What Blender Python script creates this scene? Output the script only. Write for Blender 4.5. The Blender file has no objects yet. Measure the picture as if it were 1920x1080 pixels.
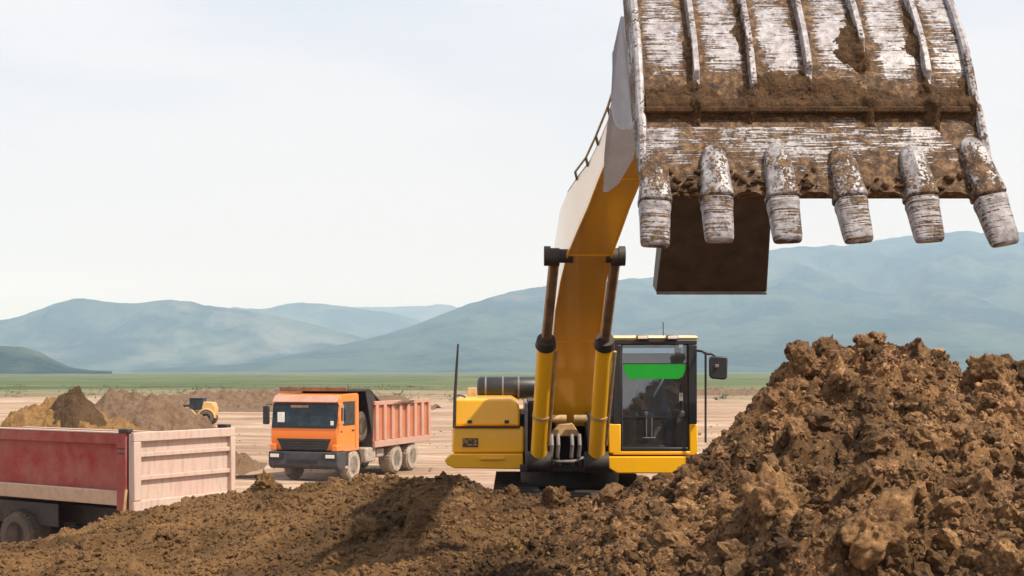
import bpy, math, random
import numpy as np
from mathutils import Vector, Matrix
R = math.radians
C = bpy.context.scene.collection
scene = bpy.context.scene
random.seed(7); rng = np.random.default_rng(11)

# ------------------------------------------------------------------ camera
EYE = 3.6; F = 2400.0; HOR = 695.0
cam = bpy.data.cameras.new('camera'); camo = bpy.data.objects.new('camera', cam); C.objects.link(camo)
camo.location = (0, 0, EYE); camo.rotation_euler = (R(90), 0, 0)
cam.sensor_width = 36; cam.lens = 45; cam.shift_y = (HOR - 540) / 1920
cam.clip_start = 0.1; cam.clip_end = 40000
scene.camera = camo
# ------------------------------------------------------------------ world
SUN = Vector((0.55, -0.36, 0.92)).normalized()
w = bpy.data.worlds.new('World'); scene.world = w; w.use_nodes = True
nt = w.node_tree; nt.nodes.clear(); L = nt.links.new
out = nt.nodes.new('ShaderNodeOutputWorld'); bg = nt.nodes.new('ShaderNodeBackground')
bg.inputs['Strength'].default_value = 0.10
sky = nt.nodes.new('ShaderNodeTexSky'); sky.sky_type = 'NISHITA'; sky.sun_disc = False
sky.sun_elevation = math.asin(SUN.z); sky.sun_rotation = math.atan2(SUN.x, SUN.y)
sky.air_density = 1.0; sky.dust_density = 3.0; sky.ozone_density = 1.5
tc = nt.nodes.new('ShaderNodeTexCoord'); mp = nt.nodes.new('ShaderNodeMapping')
mp.inputs['Scale'].default_value = (1.0, 1.0, 5.0)
nz = nt.nodes.new('ShaderNodeTexNoise'); nz.inputs['Scale'].default_value = 1.5; nz.inputs['Detail'].default_value = 6
nz.inputs['Roughness'].default_value = 0.55
cr = nt.nodes.new('ShaderNodeValToRGB'); cr.color_ramp.elements[0].position = 0.38; cr.color_ramp.elements[1].position = 0.62
cr.color_ramp.elements[0].color = (5.0, 5.7, 6.75, 1); cr.color_ramp.elements[1].color = (7.2, 7.05, 7.45, 1)
sp = nt.nodes.new('ShaderNodeSeparateXYZ'); mr = nt.nodes.new('ShaderNodeMapRange')
mr.inputs['From Min'].default_value = 0.0; mr.inputs['From Max'].default_value = 0.32
mr.inputs['To Min'].default_value = 1.0; mr.inputs['To Max'].default_value = 0.0
mh = nt.nodes.new('ShaderNodeMixRGB'); mh.inputs['Color2'].default_value = (6.6, 6.25, 6.15, 1)
mx = nt.nodes.new('ShaderNodeMixRGB'); mx.inputs['Fac'].default_value = 0.90
L(tc.outputs['Generated'], mp.inputs['Vector']); L(mp.outputs['Vector'], nz.inputs['Vector']); L(nz.outputs['Fac'], cr.inputs['Fac'])
L(tc.outputs['Generated'], sp.inputs['Vector']); L(sp.outputs['Z'], mr.inputs['Value'])
L(mr.outputs['Result'], mh.inputs['Fac']); L(cr.outputs['Color'], mh.inputs['Color1'])
L(sky.outputs['Color'], mx.inputs['Color1']); L(mh.outputs['Color'], mx.inputs['Color2'])
L(mx.outputs['Color'], bg.inputs['Color']); L(bg.outputs['Background'], out.inputs['Surface'])
# ------------------------------------------------------------------ sun
sl = bpy.data.lights.new('sun', 'SUN'); sl.energy = 4.8; sl.angle = R(0.8); sl.color = (1.0, 0.92, 0.80)
so = bpy.data.objects.new('sun', sl); C.objects.link(so); so.rotation_euler = SUN.to_track_quat('Z', 'Y').to_euler(); so.location = (20, -20, 30)
scene.view_settings.view_transform = 'Standard'; scene.view_settings.look = 'None'
scene.view_settings.exposure = 0.40; scene.view_settings.gamma = 1.0; scene.view_settings.use_curve_mapping = False
scene.render.engine = 'CYCLES'
cy = scene.cycles; cy.use_denoising = True; cy.max_bounces = 8; cy.diffuse_bounces = 3; cy.glossy_bounces = 3
cy.transparent_max_bounces = 12; cy.volume_bounces = 3; cy.sample_clamp_indirect = 6

# ------------------------------------------------------------------ helpers
def at(px, py, d):
    return Vector(((px - 960) / F * d, d, EYE - (py - HOR) / F * d))
def X(px, d): return (px - 960) / F * d
def Z(py, d): return EYE - (py - HOR) / F * d

def tag(o, label=None, cat=None, group=None, kind=None):
    if label: o['label'] = label
    if cat: o['category'] = cat
    if group: o['group'] = group
    if kind: o['kind'] = kind
    return o
def empty(name, loc, rz=0, label=None, cat=None, group=None):
    o = bpy.data.objects.new(name, None); C.objects.link(o); o.location = loc; o.rotation_euler = (0, 0, rz)
    o.empty_display_size = 0.3
    return tag(o, label, cat, group)
ORG = Vector((0, 0, 0))
class MB:
    def __init__(s): s.v = []; s.f = []
    def add(s, vs, fs):
        b = len(s.v); s.v += [tuple(p) for p in vs]; s.f += [tuple(b + i for i in q) for q in fs]; return s
    def box(s, x0, x1, y0, y1, z0, z1, m=None):
        vs = [Vector((x, y, z)) for z in (z0, z1) for y in (y0, y1) for x in (x0, x1)]
        if m: vs = [m @ q for q in vs]
        return s.add(vs, [(0, 2, 3, 1), (4, 5, 7, 6), (0, 1, 5, 4), (2, 6, 7, 3), (0, 4, 6, 2), (1, 3, 7, 5)])
    def cyl(s, p0, p1, r0, r1=None, n=16):
        r1 = r0 if r1 is None else r1; p0 = Vector(p0); p1 = Vector(p1)
        q = (p1 - p0).to_track_quat('Z', 'Y').to_matrix(); vs = []
        for p, r in ((p0, r0), (p1, r1)):
            for i in range(n):
                a = 2 * math.pi * i / n; vs.append(p + q @ Vector((r * math.cos(a), r * math.sin(a), 0)))
        fs = [(i, (i + 1) % n, n + (i + 1) % n, n + i) for i in range(n)] + [tuple(range(n))[::-1], tuple(range(n, 2 * n))]
        return s.add(vs, fs)
    def tube(s, pts, r, n=8):
        pts = [Vector(p) for p in pts]; rings = []; up = None
        for i, p in enumerate(pts):
            t = (pts[min(i + 1, len(pts) - 1)] - pts[max(i - 1, 0)]).normalized()
            if up is None: up = t.orthogonal().normalized()
            up = (up - t * up.dot(t)).normalized(); b = t.cross(up)
            rr = r[i] if isinstance(r, (list, tuple)) else r
            rings.append([p + rr * (math.cos(2 * math.pi * k / n) * up + math.sin(2 * math.pi * k / n) * b) for k in range(n)])
        return s.loft(rings)
    def loft(s, rings, caps=True):
        n = len(rings[0]); vs = [p for r in rings for p in r]; fs = []
        for j in range(len(rings) - 1):
            for i in range(n): fs.append((j * n + i, j * n + (i + 1) % n, (j + 1) * n + (i + 1) % n, (j + 1) * n + i))
        if caps: fs += [tuple(range(n))[::-1], tuple(range((len(rings) - 1) * n, len(rings) * n))]
        return s.add(vs, fs)
    def prism(s, poly, vec):          # polygon of 3-D points pushed along vec
        poly = [Vector(p) for p in poly]; vec = Vector(vec)
        return s.loft([poly, [p + vec for p in poly]])
    def lathe(s, prof, c, axis, n=32, closed=False):    # prof [(r, h)]
        q = Vector(axis).to_track_quat('Z', 'Y').to_matrix(); c = Vector(c)
        rings = [[c + q @ Vector((r * math.cos(2 * math.pi * i / n), r * math.sin(2 * math.pi * i / n), h)) for i in range(n)] for r, h in prof]
        return s.loft(rings, True)
    def build(s, name, mat, parent=None, bevel=0, smooth=True, org=None, seg=2):
        o_ = ORG if org is None else org
        me = bpy.data.meshes.new(name)
        me.from_pydata([tuple(Vector(p) - o_) for p in s.v], [], s.f)
        import bmesh
        bm = bmesh.new(); bm.from_mesh(me); bmesh.ops.recalc_face_normals(bm, faces=bm.faces); bm.to_mesh(me); bm.free()
        if smooth:
            me.polygons.foreach_set('use_smooth', [True] * len(me.polygons)); me.set_sharp_from_angle(angle=R(32))
        me.materials.append(mat)
        o = bpy.data.objects.new(name, me); C.objects.link(o)
        if parent: o.parent = parent
        if bevel:
            m = o.modifiers.new('bevel', 'BEVEL'); m.width = bevel; m.segments = seg; m.limit_method = 'ANGLE'; m.angle_limit = R(32)
        return o
def npmesh(name, verts, quads, mat, smooth=True, parent=None):
    me = bpy.data.meshes.new(name); n = len(verts); q = np.asarray(quads, dtype=np.int32); k = q.shape[1]
    me.vertices.add(n); me.vertices.foreach_set('co', np.asarray(verts, dtype=np.float32).ravel())
    me.loops.add(q.size); me.loops.foreach_set('vertex_index', q.ravel())
    me.polygons.add(len(q)); me.polygons.foreach_set('loop_start', np.arange(0, q.size, k, dtype=np.int32))
    me.polygons.foreach_set('loop_total', np.full(len(q), k, dtype=np.int32))
    me.polygons.foreach_set('use_smooth', np.full(len(q), smooth))
    me.update(calc_edges=True); me.validate()
    me.materials.append(mat); o = bpy.data.objects.new(name, me); C.objects.link(o)
    if parent: o.parent = parent
    return o
def gridquads(r, c):
    i = np.arange(r - 1)[:, None] * c + np.arange(c - 1)[None, :]
    return np.stack([i, i + 1, i + c + 1, i + c], -1).reshape(-1, 4)

# numpy noise
def _h(ix, iy, iz, s=0):
    n = (ix.astype(np.int64) * 374761393 + iy.astype(np.int64) * 668265263 + iz.astype(np.int64) * 2147483647 + s * 974634777) & 0xffffffff
    n = ((n ^ (n >> 13)) * 1274126177) & 0xffffffff; n = ((n ^ (n >> 16)) * 2246822519) & 0xffffffff
    return ((n ^ (n >> 15)) & 0xffffff) / 16777215.0
def vn(x, y, z=0.0, s=0):
    x, y, z = np.broadcast_arrays(np.asarray(x, float), np.asarray(y, float), np.asarray(z, float))
    ix, iy, iz = np.floor(x), np.floor(y), np.floor(z); fx, fy, fz = x - ix, y - iy, z - iz
    fx, fy, fz = [t * t * t * (t * (t * 6 - 15) + 10) for t in (fx, fy, fz)]
    r = 0
    for a in (0, 1):
        for b in (0, 1):
            for c in (0, 1):
                r = r + _h(ix + a, iy + b, iz + c, s) * (fx if a else 1 - fx) * (fy if b else 1 - fy) * (fz if c else 1 - fz)
    return r * 2 - 1
def fbm(x, y, z=0.0, o=5, s=0, g=0.5, l=2.03):
    r = 0; a = 1; t = 0
    for k in range(o):
        r = r + a * vn(x, y, z, s + k); t += a; a *= g; x = x * l + 3.1; y = y * l + 1.7; z = np.asarray(z) * l + 0.9
    return r / t * 1.6
def clods(x, y, cell, dens=0.6, s=0, rmin=0.25, rmax=0.62):
    # dome bumps: height (in metres) of half buried lumps on a jittered grid
    gx, gy = x / cell, y / cell; ix, iy = np.floor(gx), np.floor(gy); best = np.zeros_like(gx)
    for a in (-1, 0, 1):
        for b in (-1, 0, 1):
            jx, jy = ix + a, iy + b; z0 = np.zeros_like(jx)
            cx = jx + 0.15 + 0.7 * _h(jx, jy, z0, s); cyy = jy + 0.15 + 0.7 * _h(jx, jy, z0, s + 1)
            r = (rmin + (rmax - rmin) * _h(jx, jy, z0, s + 2) ** 1.6) * (_h(jx, jy, z0, s + 3) < dens)
            dx, dy = gx - cx, gy - cyy; hh = np.full_like(gx, 9.0)
            for m_ in range(5):
                an = 1.2566 * m_ + 1.1 * _h(jx, jy, z0, s + 10 + m_); sl = 0.55 + 1.5 * _h(jx, jy, z0, s + 20 + m_)
                hh = np.minimum(hh, (r * (0.75 + 0.5 * _h(jx, jy, z0, s + 30 + m_)) - (dx * np.cos(an) + dy * np.sin(an))) * sl)
            ta = 6.28 * _h(jx, jy, z0, s + 5); top_ = r * (0.5 + 0.5 * _h(jx, jy, z0, s + 4)) + 0.6 * (dx * np.cos(ta) + dy * np.sin(ta)) * _h(jx, jy, z0, s + 6)
            hh = np.where(r > 0, np.maximum(0, np.minimum(hh, top_)), 0)
            tilt = 1
            best = np.maximum(best, hh * tilt)
    return best * cell
def sm(a, b, x):
    t = np.clip((x - a) / (b - a), 0, 1); return t * t * (3 - 2 * t)

# ------------------------------------------------------------------ materials
class NT:
    def __init__(s, name):
        s.m = bpy.data.materials.new(name); s.m.use_nodes = True; s.t = s.m.node_tree; s.n = s.t.nodes
        s.b = s.n['Principled BSDF']; s.l = s.t.links.new; s.tc = None
    def node(s, k, **kw):
        n = s.n.new(k)
        for a, b in kw.items(): setattr(n, a, b)
        return n
    def coord(s, scale=(1, 1, 1), kind='Object', rot=(0, 0, 0)):
        if not s.tc: s.tc = s.node('ShaderNodeTexCoord')
        m = s.node('ShaderNodeMapping'); m.inputs['Scale'].default_value = scale; m.inputs['Rotation'].default_value = rot
        s.l(s.tc.outputs[kind], m.inputs['Vector']); return m.outputs['Vector']
    def noise(s, vec, scale, detail=5, rough=0.55, dist=0.0):
        n = s.node('ShaderNodeTexNoise'); n.inputs['Scale'].default_value = scale; n.inputs['Detail'].default_value = detail
        n.inputs['Roughness'].default_value = rough; n.inputs['Distortion'].default_value = dist; s.l(vec, n.inputs['Vector']); return n.outputs['Fac']
    def ramp(s, fac, stops):
        r = s.node('ShaderNodeValToRGB'); e = r.color_ramp.elements
        while len(e) < len(stops): e.new(0.5)
        for k, (p, c) in enumerate(stops):
            e[k].position = p; e[k].color = (c, c, c, 1) if not isinstance(c, (tuple, list)) else (*c, 1)
        s.l(fac, r.inputs['Fac']); return r.outputs['Color']
    def mix(s, fac, a, b, mode='MIX'):
        m = s.node('ShaderNodeMixRGB', blend_type=mode)
        for k, v in (('Fac', fac), ('Color1', a), ('Color2', b)):
            if isinstance(v, (int, float)): m.inputs[k].default_value = v if k == 'Fac' else (v, v, v, 1)
            elif isinstance(v, tuple): m.inputs[k].default_value = (*v, 1)
            else: s.l(v, m.inputs[k])
        return m.outputs['Color']
    def math(s, op, a, b=0.0, clamp=False):
        m = s.node('ShaderNodeMath', operation=op, use_clamp=clamp)
        for k, v in ((0, a), (1, b)):
            if isinstance(v, (int, float)): m.inputs[k].default_value = v
            else: s.l(v, m.inputs[k])
        return m.outputs[0]
    def bump(s, h, st, dist):
        b = s.node('ShaderNodeBump'); b.inputs['Strength'].default_value = st; b.inputs['Distance'].default_value = dist
        s.l(h, b.inputs['Height']); s.l(b.outputs['Normal'], s.b.inputs['Normal'])
    def set(s, col=None, rough=None, metal=None, spec=None, coat=None):
        for k, v in (('Base Color', col), ('Roughness', rough), ('Metallic', metal), ('Specular IOR Level', spec), ('Coat Weight', coat)):
            if v is None: continue
            if isinstance(v, (int, float)): s.b.inputs[k].default_value = v
            elif isinstance(v, tuple): s.b.inputs[k].default_value = (*v, 1)
            else: s.l(v, s.b.inputs[k])
        if coat: s.b.inputs['Coat Roughness'].default_value = 0.12
        return s.m
def paint(name, col, dust=(0.42, 0.33, 0.24), amount=0.35, rough=0.35, coat=0.0, sc=1.0, grime=0.5, spec=0.5, splash=0.0):
    t = NT(name); v = t.coord()
    n1 = t.noise(v, 1.6 * sc, 8, 0.65, 0.3); n2 = t.noise(t.coord((9 * sc, 9 * sc, 1.2 * sc)), 1.3, 6, 0.6); n3 = t.noise(v, 30 * sc, 4, 0.6)
    d = t.math('MULTIPLY', t.ramp(n1, [(0.38, 0.0), (0.72, 1.0)]), amount, True)
    st = t.math('MULTIPLY', t.ramp(n2, [(0.48, 0.0), (0.75, 1.0)]), amount * 0.7, True)
    c = t.mix(d, col, dust); c = t.mix(st, c, tuple(x * 0.55 for x in dust))
    sp_ = t.math('MULTIPLY', t.ramp(n3, [(0.62, 0.0), (0.70, 1.0)]), grime, True)
    c = t.mix(sp_, c, (0.10, 0.06, 0.035))
    if splash:
        sp = t.node('ShaderNodeSeparateXYZ'); t.l(t.tc.outputs['Object'], sp.inputs[0])
        q = t.math('ADD', t.math('DIVIDE', sp.outputs['Z'], splash), t.math('MULTIPLY', t.math('SUBTRACT', n2, 0.5), 1.1))
        q = t.math('ADD', q, t.math('MULTIPLY', t.math('SUBTRACT', n1, 0.5), 0.7))
        q = t.ramp(q, [(0.45, 0.75), (0.95, 0.04)]); c = t.mix(q, c, tuple(x * 0.85 for x in dust)); d = q
    r = t.math('ADD', t.math('MULTIPLY', d, 0.5), rough, True)
    t.bump(n1, 0.08, 0.02)
    return t.set(c, r, spec=spec, coat=coat or None)
def plain(name, col, rough=0.6, metal=0.0, var=0.35, sc=6.0):
    t = NT(name); v = t.coord(); n = t.noise(v, sc, 6, 0.6)
    c = t.ramp(n, [(0.3, tuple(x * (1 - var) for x in col)), (0.7, tuple(min(1, x * (1 + var)) for x in col))])
    t.bump(n, 0.1, 0.01)
    return t.set(c, rough, metal)

def soil(name, a, b, c, light, sc=1.0, bump=0.9, patch=True, pale=(0.17, 0.095, 0.042), lit_wet_tones=False, island=False):
    t = NT(name); v = t.coord()
    big = t.noise(v, 0.45 * sc, 5, 0.6, 0.4); mid = t.noise(v, 3.2 * sc, 8, 0.72, 0.3); fine = t.noise(v, 22 * sc, 6, 0.75)
    cc = t.ramp(mid, [(0.28, a), (0.48, b), (0.72, c)])
    f2 = t.math('MULTIPLY', t.ramp(fine, [(0.42, 0.0), (0.66, 1.0)]), 0.55)
    cc = t.mix(f2, cc, t.mix(0.5, cc, light))
    sp1 = t.ramp(t.noise(v, 38 * sc, 3, 0.6), [(0.645, 0.0), (0.68, 1.0)])
    cc = t.mix(t.math('MULTIPLY', sp1, 0.8), cc, light)
    if island:
        g2 = t.node('ShaderNodeNewGeometry'); rr = t.ramp(g2.outputs['Random Per Island'], [(0.0, 0.35), (0.6, 0.95), (0.93, 1.35), (1.0, 2.0)]); cc = t.mix(1.0, cc, rr, 'MULTIPLY')
    if patch: cc = t.mix(t.math('MULTIPLY', t.ramp(big, [(0.45, 0.0), (0.68, 1.0)]), 0.45), cc, pale)
    if lit_wet_tones:
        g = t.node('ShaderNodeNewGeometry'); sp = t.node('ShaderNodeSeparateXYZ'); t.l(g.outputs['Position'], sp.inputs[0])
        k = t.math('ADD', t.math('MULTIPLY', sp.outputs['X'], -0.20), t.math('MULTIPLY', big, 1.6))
        cc = t.mix(t.math('MULTIPLY', t.ramp(k, [(0.85, 0.0), (1.0, 1.0)]), 0.6), cc, (0.30, 0.17, 0.07))  # sunlit tan of the left slope painted into the soil colour
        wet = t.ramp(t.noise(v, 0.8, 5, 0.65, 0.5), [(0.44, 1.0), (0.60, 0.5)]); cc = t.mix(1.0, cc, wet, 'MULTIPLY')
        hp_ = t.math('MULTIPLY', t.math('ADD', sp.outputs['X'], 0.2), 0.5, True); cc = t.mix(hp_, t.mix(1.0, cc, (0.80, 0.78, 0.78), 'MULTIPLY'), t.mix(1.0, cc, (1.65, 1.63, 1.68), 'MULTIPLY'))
    h = t.math('ADD', t.math('MULTIPLY', fine, 0.5), mid)
    t.bump(h, bump, 0.05 / sc)
    return t.set(cc, 0.92, spec=0.2)

M = {}
M['soil'] = soil('brown_soil', (0.016, 0.007, 0.003), (0.068, 0.032, 0.011), (0.175, 0.092, 0.034), (0.42, 0.27, 0.14), lit_wet_tones=True)
M['clod'] = soil('clod_soil', (0.026, 0.012, 0.005), (0.090, 0.044, 0.016), (0.20, 0.11, 0.043), (0.44, 0.29, 0.15), sc=1.6, lit_wet_tones=True)
M['crumb'] = soil('crumb_soil', (0.024, 0.011, 0.0045), (0.085, 0.041, 0.015), (0.19, 0.102, 0.040), (0.46, 0.31, 0.17), sc=1.6, lit_wet_tones=True, island=True)
M['dark_soil'] = soil('dark_soil', (0.018, 0.01, 0.005), (0.045, 0.026, 0.012), (0.09, 0.052, 0.026), (0.2, 0.13, 0.07), sc=0.8)
M['gold_soil'] = soil('golden_soil', (0.06, 0.028, 0.01), (0.17, 0.09, 0.03), (0.28, 0.16, 0.06), (0.45, 0.29, 0.14), sc=0.8)
M['grey_soil'] = soil('greyish_soil', (0.06, 0.034, 0.02), (0.13, 0.08, 0.05), (0.20, 0.13, 0.085), (0.34, 0.24, 0.16), sc=0.8)
M['tan_soil'] = soil('tan_soil', (0.14, 0.085, 0.05), (0.28, 0.18, 0.115), (0.40, 0.28, 0.19), (0.5, 0.38, 0.28))
M['yellow'] = paint('yellow_machine_paint', (0.90, 0.45, 0.006), amount=0.05, rough=0.30, coat=0.5, grime=0.12)
M['boom_paint'] = paint('boom_paint', (0.74, 0.36, 0.003), amount=0.04, rough=0.25, coat=0.8, grime=0.12, spec=0.7)
M['orange'] = paint('orange_truck_paint', (0.85, 0.19, 0.002), dust=(0.50, 0.34, 0.25), amount=0.12, rough=0.38, coat=0.2, grime=0.1, splash=1.25)
M['orange_side'] = paint('pinkish_orange_paint', (0.50, 0.23, 0.16), dust=(0.46, 0.34, 0.27), amount=0.8, rough=0.6, grime=0.2, splash=1.5)  # paler pinkish orange for ribs, rails and visor
M['red'] = paint('dark_red_paint', (0.28, 0.026, 0.026), dust=(0.36, 0.17, 0.13), amount=0.75, rough=0.7, grime=0.15, spec=0.25, splash=1.55)
M['pink'] = paint('dusty_pink_paint', (0.52, 0.36, 0.30), dust=(0.50, 0.41, 0.34), amount=0.9, rough=0.8, grime=0.5)
M['sill'] = paint('dusty_sill_paint', (0.50, 0.38, 0.29), amount=0.7, rough=0.7)
M['black'] = plain('black_plastic', (0.018, 0.018, 0.02), 0.45)
M['dark'] = plain('dark_dirty_steel', (0.045, 0.036, 0.03), 0.6, 0.3)
M['rubber'] = plain('dusty_rubber', (0.10, 0.075, 0.055), 0.9)
M['dustrubber'] = plain('pale_dusty_wheel', (0.34, 0.28, 0.22), 0.9)
M['chrome'] = plain('oily_rod_steel', (0.30, 0.22, 0.16), 0.3, 0.8)
M['hose'] = plain('grey_hose', (0.16, 0.14, 0.13), 0.5)
M['tan'] = plain('dusty_tan_metal', (0.42, 0.28, 0.13), 0.6)
M['white'] = plain('white_paint', (0.75, 0.74, 0.72), 0.5, var=0.1)
M['sky_sheen'] = plain('sky_sheen_paint', (0.62, 0.68, 0.80), 0.25, var=0.12)  # blue-white sky reflection put into the base colour
M['cream'] = plain('cream_roof_paint', (0.75, 0.58, 0.32), 0.4, var=0.15)
M['green'] = plain('green_sunshade', (0.0, 0.30, 0.015), 0.5, var=0.08)
M['gate'] = plain('dark_arm_steel', (0.060, 0.042, 0.030), 0.55, 0.2, sc=9)
M['cloth'] = plain('navy_cloth', (0.14, 0.19, 0.28), 0.9)
M['skin'] = plain('skin', (0.50, 0.29, 0.20), 0.6, var=0.1)
M['seat'] = plain('seat_fabric', (0.04, 0.045, 0.045), 0.9)
M['lamp'] = plain('lamp_glass', (0.75, 0.68, 0.60), 0.15, var=0.05)
M['shrub'] = plain('shrub_leaves', (0.07, 0.085, 0.035), 0.9, var=0.5, sc=3)
def glassmat(name, tint, refl, rough=0.02):
    t = NT(name); t.n.remove(t.b)
    tr = t.node('ShaderNodeBsdfTransparent'); tr.inputs['Color'].default_value = (*tint, 1)
    gl = t.node('ShaderNodeBsdfGlossy'); gl.inputs['Roughness'].default_value = rough
    fr = t.node('ShaderNodeFresnel'); fr.inputs['IOR'].default_value = 1.5
    n = t.noise(t.coord(), 2.5, 5, 0.6); bp = t.node('ShaderNodeBump'); bp.inputs['Strength'].default_value = 0.05; bp.inputs['Distance'].default_value = 0.02
    t.l(n, bp.inputs['Height']); t.l(bp.outputs['Normal'], gl.inputs['Normal'])
    df = t.node('ShaderNodeBsdfDiffuse'); df.inputs['Color'].default_value = (0.45, 0.42, 0.38, 1)
    m0 = t.node('ShaderNodeMixShader'); t.l(t.math('MULTIPLY', t.ramp(n, [(0.3, 0.2), (0.8, 1.0)]), 0.10), m0.inputs[0]); t.l(tr.outputs[0], m0.inputs[1]); t.l(df.outputs[0], m0.inputs[2])
    m = t.node('ShaderNodeMixShader'); t.l(t.math('ADD', t.math('MULTIPLY', fr.outputs[0], 1.0), refl, True), m.inputs[0])
    t.l(m0.outputs[0], m.inputs[1]); t.l(gl.outputs[0], m.inputs[2]); t.l(m.outputs[0], t.n['Material Output'].inputs['Surface'])
    return t.m
M['glass'] = glassmat('tinted_cab_glass', (0.80, 0.88, 0.93), 0.10)
M['truckglass'] = glassmat('truck_windscreen_glass', (0.35, 0.42, 0.45), 0.04)

# worn white bucket steel with mud
def bucket_mat(name, cover, stripes=True, ribs=False, dim=1.0, lowmud=False):
    t = NT(name); v = t.coord()
    oi = t.node('ShaderNodeObjectInfo')
    def off(vec):
        a_ = t.node('ShaderNodeVectorMath', operation='ADD'); c_ = t.node('ShaderNodeCombineXYZ'); t.l(t.math('MULTIPLY', oi.outputs['Random'], 37.0), c_.inputs[0]); t.l(t.math('MULTIPLY', oi.outputs['Random'], 91.0), c_.inputs[2])
        t.l(vec, a_.inputs[0]); t.l(c_.outputs[0], a_.inputs[1]); return a_.outputs[0]
    v = off(v)
    big = t.noise(v, 3.2, 5, 0.6, 0.6); mid = t.noise(v, 11, 6, 0.7); fine = t.noise(v, 75, 3, 0.6)
    s1 = t.noise(off(t.coord((7, 7, 150))), 1.0, 3, 0.62, 0.25)
    k = t.math('ADD', t.math('MULTIPLY', big, 0.8), t.math('MULTIPLY', mid, 0.42))
    k = t.math('ADD', k, t.math('MULTIPLY', s1, 1.0 if stripes else 0.15)); k = t.math('ADD', k, t.math('MULTIPLY', fine, 0.36 if stripes else 0.62))
    if ribs:
        sp = t.node('ShaderNodeSeparateXYZ'); t.l(t.tc.outputs['Object'], sp.inputs[0])
        f = t.math('FRACT', t.math('ADD', t.math('DIVIDE', t.math('SUBTRACT', sp.outputs['X'], 0.104), 0.2615), 0.5))
        f = t.math('ABSOLUTE', t.math('SUBTRACT', f, 0.5))
        k = t.math('ADD', k, t.ramp(f, [(0.08, 0.34), (0.20, 0.10), (0.30, 0.0)]))
        k = t.math('ADD', k, t.ramp(t.math('SUBTRACT', sp.outputs['Z'], 3.55), [(0.0, 0.30), (0.14, 0.0)]))
    if lowmud:
        sp = t.node('ShaderNodeSeparateXYZ'); t.l(t.tc.outputs['Object'], sp.inputs[0]); k = t.math('ADD', k, t.ramp(t.math('SUBTRACT', sp.outputs['Z'], 3.0), [(0.02, 0.34), (0.26, 0.0)]))
    mud = t.ramp(t.math('SUBTRACT', k, cover), [(0.0, 0.0), (0.055, 1.0)])
    mcol = t.ramp(t.noise(v, 28, 7, 0.78, 0.3), [(0.36, (0.016, 0.008, 0.004)), (0.5, (0.085, 0.043, 0.019)), (0.62, (0.23, 0.135, 0.06))])
    wcol = t.ramp(t.noise(v, 26, 4, 0.7), [(0.35, (0.17 * dim, 0.14 * dim, 0.135 * dim)), (0.52, (0.33 * dim, 0.305 * dim, 0.31 * dim)), (0.7, (0.45 * dim, 0.435 * dim, 0.455 * dim))])
    t.bump(t.math('ADD', t.math('MULTIPLY', mud, 0.8), t.math('MULTIPLY', mid, 0.6)), 0.7, 0.014)
    return t.set(t.mix(mud, wcol, mcol), t.math('ADD', t.math('MULTIPLY', mud, 0.45), 0.42), spec=0.5)
M['shell'] = bucket_mat('worn_bucket_shell', 1.345, True, True)
M['lip'] = bucket_mat('scuffed_lip_plate', 1.255, True, False, 0.85, True)
M['tooth'] = bucket_mat('worn_tooth_steel', 0.97, False, False, 0.78)
M['tip'] = bucket_mat('polished_tooth_tip', 1.33, True, False, 0.82)
M['rib'] = bucket_mat('bright_rib_steel', 1.05, False)
M['side'] = bucket_mat('speckled_side_plate', 0.92, False, False, 0.8)
M['mud'] = soil('caked_mud', (0.010, 0.005, 0.002), (0.036, 0.018, 0.008), (0.11, 0.056, 0.023), (0.26, 0.155, 0.075), sc=5.0, bump=1.0, patch=False)

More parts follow.
